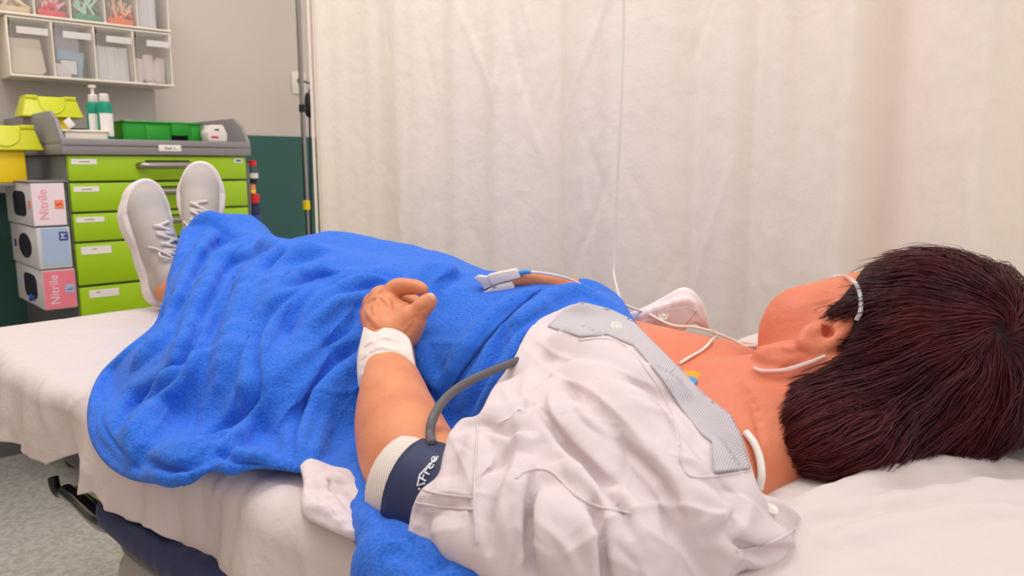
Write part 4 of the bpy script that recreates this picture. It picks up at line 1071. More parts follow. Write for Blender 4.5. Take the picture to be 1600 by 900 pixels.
# blanket corner coming out below the arm
def bedpt(px, py, lift=.012):
    p = PZ(px, py, ZB+lift); t = (p-BO)@BN
    return p if t < TN+.012+lift*.3 else PT(px, py, TN+.016+lift)
cf = Form()
cf.chain([bedpt(564, 744), bedpt(580, 788), bedpt(598, 838, .012), bedpt(645, 884, .014), bedpt(720, 912, .016), bedpt(800, 935, .016)], [.016, .017, .018, .018, .02, .02], .02)
cf.chain([bedpt(600, 770, .0), bedpt(625, 830, .0), bedpt(690, 880, .0), bedpt(760, 905, .01)], [.014, .015, .016, .02], .02)
cf.chain([bedpt(582, 868, .010), bedpt(640, 880, .014), bedpt(700, 900, .014)], [.014, .020, .020], .010)
cf.chain([bedpt(578, 890, .010), bedpt(600, 940, .012), bedpt(700, 960, .012)], [.014, .018, .020], .012)
cf.chain([bedpt(610, 880, .010), bedpt(640, 920, .012), bedpt(700, 930, .012)], [.014, .018, .020], .012)
cb_ = Form(); cb_.ops = list(cf.ops)
for ln in ([(600, 860, .003), (640, 868, .005), (690, 890, .004)], [(595, 868, .0025), (590, 900, .0025)], [(575, 760, .004), (600, 800, .005), (640, 845, .005), (690, 880, .004)], [(650, 890, .003), (680, 880, .004), (700, 872, .003)]): cf.fold(ln, .006, 's', -.1, cb_)
cf.flush(); cf.noise = waves(9, 8, .06, .02, .0015)
P_, Q_ = cf.mesh([-.25, .50, .62], [.08, .92, .90], .003)
link('folded_corner', npmesh(smooth_mesh(P_, Q_, 2), Q_), M['blanket'], bl, 'hemmed blue corner hanging below the arm')
# crumpled white cloth beside it
wf = Form()
w0 = [PY(500, 735, .845), PY(480, 775, .82), PY(492, 805, .79)]
wf.chain([bedpt(500, 735), bedpt(545, 745), bedpt(565, 795), bedpt(588, 846, .006)], [.012, .015, .014, .006], .02)
wf.chain([bedpt(484, 735), bedpt(480, 775), bedpt(505, 812), bedpt(570, 846, .006)], [.012, .013, .011, .006], .02)
wf.ell(bedpt(515, 780, .006), (.034, .030, .014), None, .02)
wf.ell(bedpt(548, 815, .006), (.034, .026, .012), None, .02)
wb = Form(); wb.ops = list(wf.ops)
for ln in ([(485, 745, .004), (530, 775, .005), (570, 820, .003)], [(480, 790, .004), (520, 800, .004), (575, 843, .003)], [(500, 760, .004), (520, 745, .005), (545, 752, .004)]): wf.fold(ln, .006, 'u', .3, wb)
for ln in ([(484, 760, .003), (520, 785, .004), (560, 830, .003)], [(510, 755, .004), (545, 785, .004), (575, 830, .003)]): wf.fold(ln, .006, 's', .4, wb)
wf.flush(); wf.noise = waves(10, 8, .05, .015, .001)
wf.mask([(468, 728), (485, 716), (520, 728), (548, 735), (566, 765), (590, 812), (597, 846), (585, 857), (556, 846), (510, 826), (474, 806), (470, 780), (474, 755)], .003)
P_, Q_ = wf.mesh([-.34, .58, .62], [-.05, .95, .90], .0025)
o = link('white_cloth', npmesh(smooth_mesh(P_, Q_, 1), Q_), M['gown']); tag(o, 'crumpled white cloth end hanging over the bed edge below the blanket', 'cloth')

# ================================================================ hospital gown
def gown_form():
    f = Form(); f.ops = []
    inflate(f, BF, 0, 9, .006); inflate(f, BF, 9, NEARARM, .006)
    f.chain([PY(868, 494, .96), PY(905, 482, .955), PY(950, 492, .945), PY(985, 506, .935)], [.008, .011, .012, .012], .02)
    f.ell(W(.24, .02, .826), (.24, .155, .086), BAX, .03)
    f.ell(W(.10, .05, .826), (.13, .15, .080), BAX, .04)
    # sleeve over the near arm
    f.chain([PY(700, 768, .672), PY(800, 785, .655), PY(940, 795, .64), PY(1060, 800, .63)], [.047, .056, .064, .064], .04)
    f.chain([PY(760, 730, .72), PY(850, 700, .75), PY(960, 680, .78)], [.04, .05, .05], .05)
    # cloth falling to the bed
    f.chain([PY(700, 800, .66), PY(790, 850, .61), PY(900, 870, .58), PY(1050, 860, .59), PY(1180, 830, .63)], [.034, .046, .052, .052, .030], .04)
    f.chain([PY(760, 880, .60), PY(900, 920, .56), PY(1080, 900, .58)], [.03, .04, .04], .04)
    # shoulder and collar side
    f.chain([PY(1020, 620, .80), PY(1090, 670, .76), PY(1130, 740, .70), PY(1170, 800, .66)], [.038, .040, .036, .020], .03)
    f.cap(PY(1200, 815, .66), PY(1240, 838, .645), .012, .007, .02)
    return f
GF = gown_form()
def gown():
    f = Form(); f.ops = list(GF.ops); R, G = 'u', 's'
    folds = [
     (R, [(878, 598, .016), (900, 600, .020), (945, 632, .020), (990, 672, .020), (1035, 725, .020), (1075, 785, .020), (1105, 840, .020), (1120, 890, .018)], .012),
     (R, [(905, 610, .018), (960, 640, .020), (1010, 690, .020)], .02),
     (R, [(862, 610, .010), (868, 640, .012), (930, 690, .010), (960, 740, .008)], .014),
     (R, [(735, 660, .008), (790, 652, .009), (850, 628, .010), (880, 600, .010)], .012),
     (R, [(815, 735, .012), (796, 780, .014), (786, 835, .014), (790, 890, .014)], .014),
     (R, [(860, 740, .010), (900, 760, .010), (945, 785, .009), (985, 795, .007)], .010),
     (R, [(880, 790, .012), (890, 840, .016), (900, 900, .016)], .02),
     (R, [(975, 810, .014), (990, 860, .016), (1000, 905, .014)], .02),
     (R, [(740, 690, .007), (742, 740, .008), (738, 800, .008)], .012),
     (R, [(655, 790, .006), (700, 772, .007), (745, 775, .006)], .010),
     (R, [(1110, 690, .008), (1118, 730, .009), (1150, 770, .009), (1185, 790, .007)], .012),
     (R, [(1060, 620, .010), (1010, 600, .012), (960, 600, .010)], .016),
     (R, [(1080, 800, .012), (1140, 818, .012), (1190, 842, .010), (1235, 860, .007)], .012),
     (R, [(880, 530, .012), (930, 560, .014), (990, 600, .012)], .03),
     (R, [(1200, 778, .004), (1235, 800, .005), (1260, 832, .005)], .006),
     (R, [(780, 880, .010), (740, 850, .012), (690, 830, .010)], .015),
     (G, [(850, 640, .008), (880, 690, .012), (925, 738, .014), (965, 785, .014), (985, 835, .010)], .022),
     (G, [(1060, 800, .004), (1040, 760, .005), (1010, 725, .005), (970, 690, .004)], .008),
     (G, [(800, 700, .006), (772, 770, .008), (764, 860, .008)], .018),
     (G, [(835, 745, .006), (826, 800, .010), (832, 900, .010)], .022),
     (G, [(925, 790, .006), (940, 850, .010), (948, 930, .010)], .022),
     (G, [(1130, 838, .004), (1180, 858, .005), (1240, 858, .003)], .012),
     (G, [(760, 668, .004), (800, 680, .006), (840, 668, .005)], .010),
     (G, [(1100, 750, .004), (1150, 800, .005), (1100, 840, .004)], .02),
     # seams
     (G, [(808, 745, .0012), (835, 733, .0014), (862, 738, .0014), (895, 770, .0014), (930, 792, .0014), (985, 802, .0012)], .0014),
     (G, [(742, 668, .0011), (743, 720, .0012), (741, 790, .0012), (742, 850, .0011)], .0014),
    ]
    for op, ln, k in folds:
        if op == R: f.fold(ln, k, op, .4, GF)
    f.flush(); wa, wb_ = waves(14, 9, .10, .03, .0016, (.75, -.3, -.6)), waves(15, 8, .04, .014, .0004, (.4, .3, -.8)); f.noise = lambda x, y, z: wa(x, y, z)+wb_(x, y, z)
    f.mask([(838, 500), (870, 486), (905, 474), (950, 484), (985, 500), (1020, 535), (1060, 575), (1100, 618), (1140, 650), (1160, 684), (1176, 735), (1190, 770), (1212, 778), (1245, 800), (1266, 828), (1262, 845), (1238, 866), (1225, 875), (1170, 885), (1145, 905), (1100, 960), (760, 960), (745, 895), (700, 886), (660, 864), (640, 842), (640, 815), (646, 788), (660, 762), (684, 742), (692, 712), (704, 676), (722, 654), (748, 648), (768, 610), (800, 565), (820, 525)], .0015)
    P, Q = f.mesh([-.14, .40, .70], [.34, 1.05, 1.0], .0023)
    P = smooth_mesh(P, Q, 1, .5)
    z1 = [(700, 670), (880, 600), (1040, 620), (1110, 760), (1200, 840), (1100, 900), (760, 900), (640, 830)]
    L = [([(880, 592), (925, 612), (975, 655), (1020, 705)], 9, .004, 1), ([(868, 605), (862, 632), (880, 668)], 6, .004, 1), ([(1095, 760), (1150, 782), (1200, 812)], 7, .003, 1),
         ([(985, 800), (1040, 790), (1100, 800), (1160, 830)], 9, .004, 1), ([(700, 690), (760, 672), (830, 650), (870, 622)], 6, .003, 1), ([(830, 525), (880, 560), (960, 580), (1040, 610)], 8, .0035, 1),
         ([(810, 540), (870, 590), (900, 600)], 6, .002, 1), ([(650, 795), (690, 800), (735, 806)], 3, .0016, 1), ([(655, 775), (700, 768), (745, 776), (790, 770)], 3, .0016, 1)]
    L += scatter(71, 34, z1, lambda x, y: math.radians(60 if x > 850 else 100), .45, (60, 170), (5, 10), (.001, .0036), .2)+scatter(72, 60, z1, lambda x, y: math.radians(50), .9, (20, 70), (2.5, 5), (.0004, .0013), .3)
    for op, ln, k in folds:
        if op == G and k > .002: L += flank(ln, 17, .005+max(p[2] for p in ln)*.55, .007, 8)
    return crease(P, Q, L), Q
(gP, gQ) = gown()
link_g = link('gown', npmesh(gP, gQ), M['gown'], person, 'white hospital gown slipped open over the near shoulder')
GH = MeshHit(gP, gQ)
patch(GH, [(856, 510), (882, 484), (908, 472), (950, 482), (985, 498), (1018, 532), (1058, 572), (1040, 600), (1018, 572), (990, 540), (950, 523), (905, 526)], 3, .0034, 'placket', M['placket'], link_g, .002, 'grey pinstriped placket')
patch(GH, [(1058, 572), (1100, 616), (1142, 650), (1158, 684), (1172, 732), (1116, 738), (1112, 690), (1098, 680), (1066, 640), (1038, 598)], 3, .0034, 'placket', M['placket'], link_g, .002, 'grey pinstriped placket')
for nm, ln in (('yoke_seam', [(806, 748), (820, 737), (840, 733), (864, 739), (895, 770), (930, 790), (985, 802)]), ('sleeve_seam', [(746, 664), (744, 700), (742, 740), (742, 800), (745, 850)]), ('cuff_hem', [(655, 764), (690, 772), (742, 778)]),
               ('cuff_hem', [(650, 786), (690, 792), (742, 796)]), ('shoulder_seam', [(1062, 700), (1066, 726), (1080, 744), (1120, 744), (1168, 736)]), ('collar_hem', [(1150, 862), (1190, 852), (1225, 838), (1252, 818)]), ('front_seam', [(905, 532), (950, 530), (985, 548), (1012, 580), (1036, 615), (1054, 660), (1062, 700)])):
    q = spline([np.array(p, float) for p in ln], 10)
    MB().tube([GH(x, y)-ray(x, y)*.0004 for x, y in q], 0.0011, 6, smooth=False).build(nm, M['gown'], link_g, smooth=True)
def snap(P, dr, r=.0062, name='snap_button', par=None):
    MB().lathe(P, dr, [(0, r), (.0012, r), (.0018, r*.8), (.0010, r*.6), (.0010, r*.45), (.0022, r*.35), (.0024, r*.2)], 24).build(name, M['eyelet'], par, smooth=False)
p = GH(963, 514); snap(p+np.array([0, -.002, .002]), (.1, -.75, .65), .0072, par=link_g)
p = GH(1205, 797); snap(p+np.array([0, -.001, .001]), (.2, -.4, .9), .0052, par=link_g)
# far lapel standing on the far shoulder
lf = Form()
lf.chain([PY(985, 505, 1.08), PY(1020, 492, 1.08), PY(1050, 478, 1.085), PY(1078, 478, 1.09), PY(1095, 505, 1.09)], [.012, .018, .024, .024, .012], .02)
lf.chain([PY(960, 500, 1.10), PY(1010, 510, 1.09), PY(1060, 506, 1.07)], [.012, .014, .014], .02)
lf.chain([PY(1085, 470, 1.10), PY(1100, 500, 1.12), PY(1104, 530, 1.13)], [.014, .012, .010], .02)
lb_ = Form(); lb_.ops = list(lf.ops)
for ln in ([(1000, 495, .003), (1040, 478, .004), (1075, 470, .004), (1090, 490, .003)],): lf.fold(ln, .006, 'u', .3, lb_)
lf.flush(); lf.noise = waves(17, 8, .05, .02, .001)
lf.mask([(945, 490), (985, 488), (1018, 474), (1040, 462), (1062, 450), (1078, 451), (1094, 466), (1104, 488), (1109, 514), (1098, 512), (1085, 505), (1070, 516), (1062, 519), (1030, 512), (985, 511), (965, 500)], .002)
P_, Q_ = lf.mesh([.08, .98, .84], [.36, 1.22, .98], .002)
lp = link('gown_lapel', npmesh(smooth_mesh(P_, Q_, 1), Q_), mat('lapel_cotton_lit', srgb(232, 220, 221), .85, bump=(900, .10, 2), spec=.2), person, 'far white lapel of the gown')  # same cotton as the gown, lightened: missing light put into the colour
LH = MeshHit(P_, Q_)
patch(LH, [(985, 511), (1010, 498), (1045, 482), (1075, 478), (1090, 486), (1064, 517), (1030, 511)], 3, .001, 'placket', striped('pale_pinstripe', srgb(214, 202, 206), srgb(228, 218, 220), 170, (0, 0, .5)), lp, .0015, 'grey pinstriped placket')
snap(LH(1036, 494)+np.array([0, -.0015, .0015]), (0, -.9, .4), .0075, par=lp)
# white gown panel under the placket, against the blanket
# ================================================================ hair
HF = Form()
HF.ell(PY(1442, 562, .81), (.123, .112, .113), None, .02)
HF.ell(PY(1306, 672, .745), (.066, .075, .050), None, .04)
HF.cap(PY(1330, 482, .835), PY(1306, 494, .828), .022, .012, .02)
HF.ell(PY(1480, 642, .785), (.095, .08, .066), None, .05)
HF.cap(PY(1360, 500, .82), PY(1345, 475, .85), .040, .030, .03)
HF.mask([(1338, 436), (1314, 466), (1290, 490), (1310, 502), (1330, 498), (1325, 520), (1312, 545), (1285, 565), (1255, 590), (1232, 610), (1228, 660), (1230, 710), (1262, 748), (1330, 740), (1500, 726), (1560, 710), (1700, 640), (1700, 380), (1400, 380)], .008)
HF.noise = waves(31, 10, .07, .02, .0025)
P_, Q_ = HF.mesh([.22, .62, .74], [.62, 1.0, 1.06], .003)
hr = link('hair', npmesh(smooth_mesh(P_, Q_, 2), Q_), M['scalp'], person, 'short burgundy hair')
def strands():
    allow = np.array([(1345, 425), (1318, 462), (1296, 478), (1276, 497), (1290, 505), (1330, 494), (1330, 514), (1318, 536), (1300, 556), (1270, 580), (1236, 582), (1222, 604), (1216, 640), (1211, 690), (1216, 712), (1236, 744), (1262, 762), (1330, 748), (1500, 736), (1570, 716), (1760, 650), (1760, 340), (1500, 360), (1380, 395)], float)
    wh = HF.hit(1560, 520); C = PY(1442, 570, .81)
    N0 = 9500; r = np.random.default_rng(3)
    d = r.normal(size=(N0, 3)); d[:, 1] -= .25; d /= np.linalg.norm(d, axis=1)[:, None]
    F2 = Form(); F2.ops = HF.ops
    P = C+d*.05
    for _ in range(30): P = P+d*(-F2.at(P))[:, None]*.9
    # more roots near the whorl
    K = 1500; dd = (wh-C)/np.linalg.norm(wh-C)+.28*r.normal(size=(K, 3)); dd /= np.linalg.norm(dd, axis=1)[:, None]; Q = C+dd*.06
    for _ in range(30): Q = Q+dd*(-F2.at(Q))[:, None]*.9
    C2 = PY(1306, 672, .75); K = 3600; dd = r.normal(size=(K, 3)); dd[:, 0] -= .5; dd[:, 1] -= .5; dd /= np.linalg.norm(dd, axis=1)[:, None]; Q2 = C2+dd*.03
    for _ in range(30): Q2 = Q2+dd*(-F2.at(Q2))[:, None]*.9
    P = np.concatenate([P, Q, Q2]); n = len(P)
    def grad(X):
        e = 1e-3; g = np.stack([F2.at(X+np.eye(3)[i]*e)-F2.at(X-np.eye(3)[i]*e) for i in range(3)], 1); return g/(np.linalg.norm(g, axis=1)[:, None]+1e-9)
    clump = waves(77, 14, .030, .010, 1.0); wv = [waves(41+i, 5, .045, .02, 1.0) for i in range(3)]; wf2 = [waves(51+i, 4, .016, .006, 1.0) for i in range(3)]
    keep = P[:, 2] > .775; P = P[keep]; n = len(P)
    hgt = (r.uniform(.0, .0045, n)+.0075*np.clip(clump(*P.T)+.6, 0, 1.6)); L = r.uniform(.05, .135, n); K = 15
    X = P.copy(); path = [X+grad(X)*.001]; alive = np.ones(n, bool); jit = r.normal(size=(n, 3))*.10; endk = np.full(n, K-1)
    lim = np.where(r.random(n) < .03, 16, r.uniform(-9, 6, n))
    for k in range(1, K):
        g = grad(X); v = X-wh; rr = np.linalg.norm(v, axis=1)[:, None]; v = v/(rr+1e-6)
        sw = np.cross(g, v); down = np.array([-.25, 0, -.30])
        left = np.array([-1., 0, -.08])
        v = v+.75*sw*np.exp(-rr/.06)+left*.55*np.clip((.9-0*rr), 0, 1)*(X[:, 0:1] < wh[0]+.02)+jit
        v = v+.34*np.stack([f(*X.T) for f in wv], 1)+.16*np.stack([f(*X.T) for f in wf2], 1)
        v = v-g*(v*g).sum(1)[:, None]; v /= np.linalg.norm(v, axis=1)[:, None]+1e-9
        Xn = X+v*(L/K)[:, None]; dist = F2.at(Xn); lift = hgt*math.sin(math.pi*min(k/(K-1)*.62+.1, .62))
        Xn = Xn-grad(Xn)*(dist-lift)[:, None]
        px, py, _ = pix(*Xn.T); out = poly_sd(px, py, allow) > lim
        stop = alive & out; endk[stop] = k-1; alive &= ~out
        X = np.where(alive[:, None], Xn, X); path.append(X.copy())
    A = np.stack(path, 1)                                  # n, K, 3
    ok = endk >= 4; A = A[ok]; endk = endk[ok]; n = len(A)
    # resample each strand to its live part
    u = np.linspace(0, 1, K)[None]*endk[:, None]; i0 = np.floor(u).astype(int).clip(0, K-2); fr = (u-i0)[..., None]
    ar = np.arange(n)[:, None]; A = A[ar, i0]*(1-fr)+A[ar, i0+1]*fr
    T = np.gradient(A, axis=1); T /= np.linalg.norm(T, axis=2)[..., None]+1e-9
    nrm = A-C; nrm -= T*(nrm*T).sum(2)[..., None]; nrm /= np.linalg.norm(nrm, axis=2)[..., None]+1e-9; b = np.cross(T, nrm)
    w = (r.uniform(.00035, .0008, n)[:, None]*np.sin(np.pi*(.12+.86*np.linspace(0, 1, K)))[None])[..., None]
    V = np.stack([A-b*w, A+nrm*w*.8, A+b*w], 2).reshape(-1, 3)
    base = (np.arange(n)[:, None]*K+np.arange(K-1)[None])*3; q = []
    for j in range(3):
        j2 = (j+1) % 3; q.append(np.stack([base+j, base+j2, base+3+j2, base+3+j], -1).reshape(-1, 4))
    me = npmesh(V, np.concatenate(q)); s = link('strands', me, M['hair'], hr); return s
strands()
# ================================================================ shoes
def shoe(heel, e1, top, label):
    """heel: world point under the heel of the sole; e1: heel -> toe; top: from sole towards the laces"""
    e1 = np.array(e1, float); e1 /= np.linalg.norm(e1); z = np.array(top, float); z -= e1*(z@e1); z /= np.linalg.norm(z); x = np.cross(e1, z)
    return np.array(heel, float), x, e1, z, label
def shoe_meshes():
    S = Form()   # sole
    for y0, r0, y1, r1, zc in ((.040, .036, .10, .033, .0), (.10, .033, .17, .043, .0), (.17, .043, .205, .044, .002), (.205, .044, .238, .034, .006)): S.cap((0, y0, .015+zc), (0, y1, .015+zc), r0, r1, .02)
    S.box((0, .13, .015), (.060, .16, .0155), .006, None, .006, 'u')
    def squash(f0):
        def g(x, y, z): return np.maximum(f0(x, y, .015+0*z+.004*0), np.abs(z-.0165-.35*np.maximum(y-.19, 0)-.15*np.maximum(.05-y, 0))-.0165)
        return g
    T = Form(); out = lambda x, y, z: S2(x, y)
    def S2(x, y):
        v = 9+0*x+0*y
        for a, ra, b, rb in ((.042, .038, .105, .035), (.105, .035, .175, .045), (.175, .045, .205, .045), (.205, .045, .232, .036)):
            h = np.clip((y-a)/(b-a), 0, 1); d = np.sqrt((x-.003*h)**2+(y-a-h*(b-a))**2)-(ra+(rb-ra)*h); v = smin(v+0*d, d, .02)
        return v
    def solef(x, y, z):
        zc = .017+.30*np.maximum(y-.20, 0)**1.0; side = S2(x, y); v = np.abs(z-zc)-.017
        q = np.maximum(side+.006, 0)**2+np.maximum(v+.006, 0)**2
        return np.sqrt(q)+np.minimum(np.maximum(side+.006, v+.006), 0)-.006
    T._add(solef, (-.06, -.01, -.02), (.06, .30, .06), .002, 'u')
    T.chain([(.0, .010, .036), (0, .03, .038), (0, .005, .030)], .012, .01)
    P1, Q1 = T.mesh((-.07, -.02, -.02), (.07, .31, .08), .0025)
    U = Form()
    U.ell((0, .205, .036), (.0405, .058, .030), None, .02)
    U.ell((0, .13, .040), (.037, .085, .040), None, .02)
    U.cap((0, .165, .045), (0, .085, .082), .030, .026, .02)
    U.cap((0, .052, .04), (0, .050, .095), .034, .031, .02)
    U.cap((0, .085, .075), (0, .055, .10), .028, .030, .02)
    U.cap((0, .052, .10), (0, .054, .150), .034, .034, .015)
    U.cap((0, .052, .13), (0, .054, .19), .029, .029, .004, 's')
    P2, Q2 = U.mesh((-.06, -.02, .02), (.06, .28, .20), .0025)
    # laces: crossed pairs, bow ends
    L = Form(); H = lambda x, y: top(U, x, y)
    def top(U, x, y):
        z = .14
        for _ in range(60):
            d = U.at(np.array([[x, y, z]]))[0]
            if d < .0004: break
            z -= d*.8
            if z < .02: break
        return z
    for k in range(5):
        y = .168-.019*k; w = .016
        pts = [(w*a, y-.004*a*(1 if k % 2 else -1), H(w*a, y)+.0016) for a in (-1, -.5, 0, .5, 1)]; L.chain(pts, .0031, .002, sm=2)
        if k < 4:
            pts = [(w*a, y-.0095-.0095*a, H(w*a, y-.0095-.0095*a)+.003) for a in (-1, -.5, 0, .5, 1)]; L.chain(pts, .0031, .002, sm=2)
    for sx in (-1, 1):
        L.chain([(0, .088, .112), (sx*.018, .095, .113), (sx*.028, .105, .098), (sx*.020, .112, .090), (0, .090, .112)], .0022, .002)
        L.chain([(0, .088, .112), (sx*.012, .10, .108), (sx*.026, .12, .088), (sx*.033, .128, .070)], .0020, .002)
    P3, Q3 = L.mesh((-.05, .06, .04), (.05, .20, .13), .0014)
    # stitched toe seam and tongue edge
    g = MB(); g.tube([(x, .176+.012*math.cos(x/.034*1.5), H(x, .176+.012*math.cos(x/.034*1.5))+.0004) for x in np.linspace(-.034, .034, 9)], .0009, 6)
    return (P1, Q1), (P2, Q2), (P3, Q3), g
SM = shoe_meshes()
def place(h, x, y, z, label):
    Mx = np.stack([x, y, z], 1)
    o = thing('shoe', label, None, h); o.parent = None
    if 'category' in o: del o['category']
    res = o
    for nm, (P, Q), m in (('sole', SM[0], M['sole']), ('upper', SM[1], M['shoe']), ('laces', SM[2], M['lace'])):
        link(nm, npmesh(np.asarray(P)*1.13@Mx.T+h, Q), m, o)
    return o
def add_shoe(args):
    o = place(*args); w = o.location.copy(); o.parent = person; o.location = w-person.location
ph = math.radians(14)
def foot_axes(rho, phi, yaw):
    a = BA*math.cos(yaw)+BN*math.sin(yaw); n = -BA*math.sin(yaw)+BN*math.cos(yaw); zz = np.array([0, 0, 1.])
    up = zz*math.cos(rho)+n*math.sin(rho)
    return up*math.cos(phi)+a*math.sin(phi), -a*math.cos(phi)+up*math.sin(phi)
e1, tp = foot_axes(math.radians(4), math.radians(12), math.radians(4))
add_shoe(shoe(PT(255, 483, -.025), e1, tp, 'pale grey lace-up trainer on the near foot, seen from its side'))
e1, tp = foot_axes(math.radians(-2), math.radians(12), math.radians(-30))
add_shoe(shoe(PT(316, 440, -.17), e1, tp, 'pale grey lace-up trainer on the far foot, toe highest'))

# ================================================================ pulse oximeter on the far hand
ox = thing('finger_pulse_clip', 'white finger pulse clip with blue cable sleeve on the far hand', 'pulse clip', PY(780, 440, 1.085))
Yo = 1.045
def slab(poly, Y, th, m, name, par, bev=.0012):
    """moulded piece: outline given where it stands, at distance Y, with real thickness"""
    t = bmesh.new(); A = [t.verts.new(Vector(PY(x, y, Y))) for x, y in poly]; dv = Vector((.12, th, -.0)); dv = Vector((0.1*th, th, 0))
    B = [t.verts.new(v.co+dv) for v in A]; t.faces.new(A); t.faces.new(B[::-1]); n = len(A)
    for i in range(n): t.faces.new((A[i], B[i], B[(i+1) % n], A[(i+1) % n]))
    bmesh.ops.recalc_face_normals(t, faces=t.faces[:]); bmesh.ops.bevel(t, geom=t.edges[:], offset=bev, segments=2, profile=.5, affect='EDGES')
    b = MB(); b._take(t, None); return b.build(name, m, par)
slab([(761, 431), (775, 427), (806, 421), (812, 430), (813, 434), (790, 440), (775, 444), (768, 446)], Yo, .018, M['white_plastic'], 'upper_shell', ox)
slab([(764, 451), (780, 444), (800, 440), (804, 449), (800, 454), (785, 455), (765, 458), (744, 464)], Yo, .018, M['white_plastic'], 'lower_shell', ox)
slab([(740, 435), (746, 431), (764, 433), (767, 440), (768, 447), (756, 453), (752, 444)], Yo+.002, .014, M['grey_card'], 'finger_grip', ox)
MB().lathe(PY(772, 447.5, Yo-.001), (0, 1, 0), [(0, .0015), (.0, .0025), (.020, .0025)]).build('hinge_pin', M['nickel'], ox)
MB().tube([PY(811, 426, Yo+.006), PY(820, 425, Yo+.006), PY(829, 425, Yo+.006)], [.0038, .0036, .0030], 12).build('cable_sleeve', M['cyan'], ox, smooth=True)
MB().tube([PY(828, 425, Yo+.006), PY(850, 427, 1.06), PY(880, 433, 1.07), PY(905, 443, 1.08), PY(940, 460, 1.075), PY(985, 480, 1.06), PY(1010, 489, 1.055), PY(1050, 508, 1.02), PY(1085, 511, 1.0), PY(1118, 520, .99), PY(1150, 534, .985), PY(1172, 546, .975), PY(1190, 566, .97)], .0019, 8).build('cable', M['cable'], ox, smooth=True)
# heart lead across the collarbone, with a small joining block
ld = thing('electrode_lead', 'thin white lead crossing the bare chest to the collarbone', 'lead', PY(1090, 540, .93))
MB().tube([BF.hit(x, y)-ray(x, y)*.003 for x, y in ((1062, 568), (1080, 557), (1100, 545), (1112, 532), (1118, 524))]+[PY(1112, 517, .985)], .0018, 8).build('wire', M['cable'], ld, smooth=True)
p = PY(1173, 545, .96); MB().box(p-np.array([.008, .004, .004]), p+np.array([.007, .004, .005]), .0015).build('joining_block', M['grey_card'], ld)
# gel electrode
el = thing('chest_electrode', 'round orange adhesive electrode half under the gown edge', 'electrode', BF.hit(1082, 594))
h = BF.hit(1080, 598); nn = np.array([.0, -.55, .83])
MB().lathe(h-nn*.001, nn, [(0, .017), (.0015, .017), (.002, .016)], 28).build('pad', mat('orange_foam', srgb(240, 160, 40), .6), el)
MB().lathe(h+nn*.001, nn, [(0, .006), (.003, .0055), (.004, .003)], 20).build('stud', M['cyan'], el)

# ================================================================ blood pressure cuff and hose
cu = thing('blood_pressure_cuff', 'navy blood pressure cuff round the near upper arm, grey hose attached', 'pressure cuff', PY(660, 790, .68))
ax0 = PY(655, 762, .690); ax1 = PY(742, 800, .650)
def ring(a, b, r0, r1, th, tilt=None, n=72, k=8):
    a = np.array(a); b = np.array(b); T = (b-a)/np.linalg.norm(b-a); u = np.cross(T, [0, 0, 1]); u /= np.linalg.norm(u); v = np.cross(u, T)
    V = []
    for j in range(2):
        for i in range(k+1):
            f = i/k; c = a+(b-a)*f; r = r0+(r1-r0)*f+(th if j else 0)+.0012*math.sin(math.pi*f)
            for m in range(n):
                q = 2*math.pi*m/n; V.append(c+r*(math.cos(q)*u+math.sin(q)*v*1.06))
    Fq = []; o = (k+1)*n
    for i in range(k):
        for m in range(n):
            m2 = (m+1) % n; Fq.append((i*n+m, i*n+m2, (i+1)*n+m2, (i+1)*n+m)); Fq.append((o+i*n+m, o+(i+1)*n+m, o+(i+1)*n+m2, o+i*n+m2))
    for m in range(n):
        m2 = (m+1) % n; Fq.append((m, o+m, o+m2, m2)); Fq.append((k*n+m, k*n+m2, o+k*n+m2, o+k*n+m))
    return V, Fq
ca, cb2 = PY(652, 768, .683), PY(730, 800, .650)
V, Fq = ring(ca, cb2, .0465, .0475, .003); cuffm = link('band', npmesh(V, Fq), M['navy'], cu)
# printed mark on the band
T = (cb2-ca)/np.linalg.norm(cb2-ca); uu = np.cross(T, [0, 0, 1]); uu /= np.linalg.norm(uu); vv = np.cross(uu, T)
CB = MeshHit(np.array(V), Fq)
def onc(x, y, o=.0009): p = CB(x, y); return p-ray(x, y)*o
MB().tube([onc(x, y) for x, y in ((685, 713), (670, 727), (656, 742), (652, 759), (664, 755))], .0008, 6, smooth=False).build('printed_frame', M['white_ink'], cu)
def text_on(sx, s, size):
    c = bpy.data.curves.new('t', 'FONT'); c.body = s; c.size = size; c.extrude = .0002; c.resolution_u = 3
    t = bpy.data.objects.new('t', c); me = bpy.data.meshes.new_from_object(t); bpy.data.objects.remove(t); return me
me = text_on(0, 'Free', 1.0)
# lettering follows the band: pixel path from (660,755) up to (680,722)
pa, pb = np.array([664., 754.]), np.array([684., 716.]); ex = (pb-pa); Lw = 1.75; ex = ex/Lw; ey = np.array([ex[1], -ex[0]])*.72
ey = -np.array([-ex[1], ex[0]])*.8
for v in me.vertices:
    q = pa+ex*v.co.x-ey*(-v.co.y)*1.0+ey*0; z = v.co.z; v.co = Vector(onc(q[0], q[1], .0008+(z > 0)*.0006))
link('lettering', me, M['white_ink'], cu, smooth=False)
hose = [CB(676, 694), PY(672, 680, .685), PY(676, 655, .70), PY(694, 625, .73), PY(722, 602, .765), PY(760, 583, .80), PY(800, 567, .835), PY(850, 548, .90), PY(880, 545, .95)]
MB().tube(hose, .0046, 14).build('hose', M['hose'], cu, 'grey rubber hose', smooth=True)
MB().tube([PY(1010, 562, .95), PY(1040, 563, .905), PY(1062, 572, .885), PY(1085, 588, .87), PY(1104, 610, .855)], .0044, 14).build('hose', M['hose'], cu, 'grey rubber hose', smooth=True)
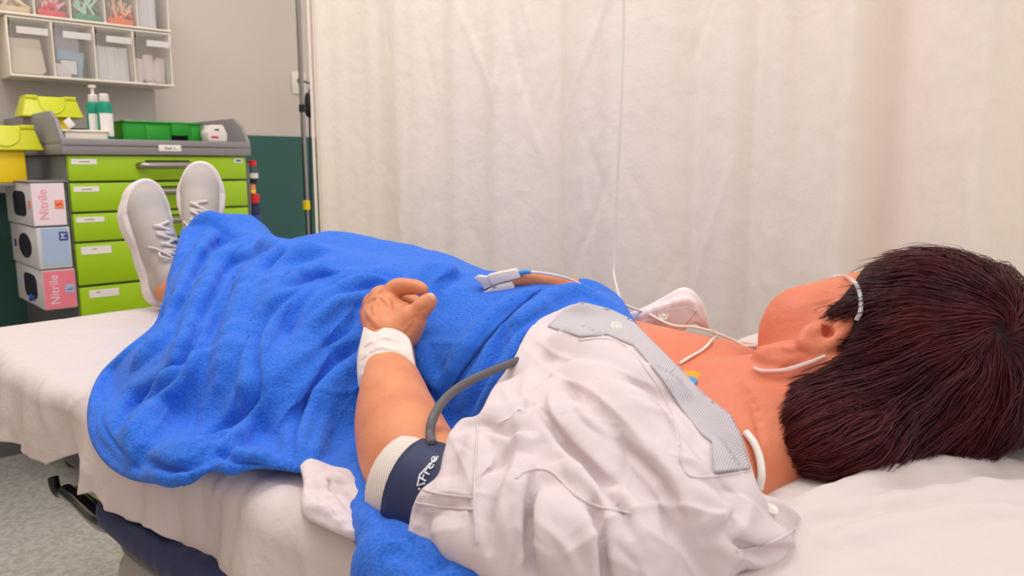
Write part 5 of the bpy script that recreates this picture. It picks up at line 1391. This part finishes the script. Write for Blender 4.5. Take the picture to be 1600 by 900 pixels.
a, b = PY(1102, 607, .855), PY(1124, 636, .835)
cn = MB(); cn.lathe(a, b-a, [(0, .0045), (.0, .0058), (.004, .0060), (.005, .0050), (.010, .0050), (.0105, .0060), (.015, .0060), (.016, .0046), (.022, .0042), (.024, .0036)], 24)
cn.build('connector', M['nickel'], cu, 'metal connector')
# white net sleeve under the cuff
sl, Fs = ring(PY(630, 752, .700), PY(668, 772, .676), .0440, .0455, .0012)
sl = np.array(sl); th = np.arange(len(sl)) % 72
# cut edge slants: longer on the outer side
f = np.linspace(0, 1, 9); idx = (np.arange(len(sl))//72) % 9
o = link('net_sleeve', npmesh(sl, Fs), M['mesh_sleeve']); o.parent = None
tag(o, 'white net tubular bandage showing under the navy cuff at the elbow', 'bandage')
# white tube at the shoulder
tb = MB().tube([BF.hit(1166, 676)-ray(1166, 676)*.006, BF.hit(1178, 692)-ray(1178, 692)*.01, BF.hit(1187, 715)-ray(1187, 715)*.010, BF.hit(1190, 742)-ray(1190, 742)*.008, BF.hit(1186, 765)-ray(1186, 765)*.0], .0036, 12).build('white_tube', M['cable'], smooth=True)
tag(tb, 'short white tube looping over the shoulder beside the gown edge', 'tube')
# clear oxygen tubing over the ear
oxy = thing('oxygen_tubing', 'clear thin oxygen tubing looped over the ear and cheek', 'tubing', PY(1330, 440, .84))
HB = lambda x, y, o: (lambda p: p-ray(x, y)/np.linalg.norm(ray(x, y))*o)(min((BF.hit(x, y), HF.hit(x, y)), key=lambda q: np.linalg.norm(q-CAM)))
MB().tube([BF.hit(1300, 434), BF.hit(1318, 431)-ray(0, 0)*0, HB(1332, 438, .004), HB(1341, 450, .010), HB(1345, 470, .012), HB(1344, 488, .012), HB(1338, 500, .008)], .0024, 12).build('upper_loop', M['clear'], oxy, smooth=True)
MB().tube([BF.hit(1178, 575)-ray(1178, 575)*.001]+[BF.hit(x, y)-ray(x, y)*.0022 for x, y in ((1190, 579), (1215, 579), (1240, 574), (1265, 566), (1290, 556))], .0019, 12).build('cheek_run', M['clear'], oxy, smooth=True)
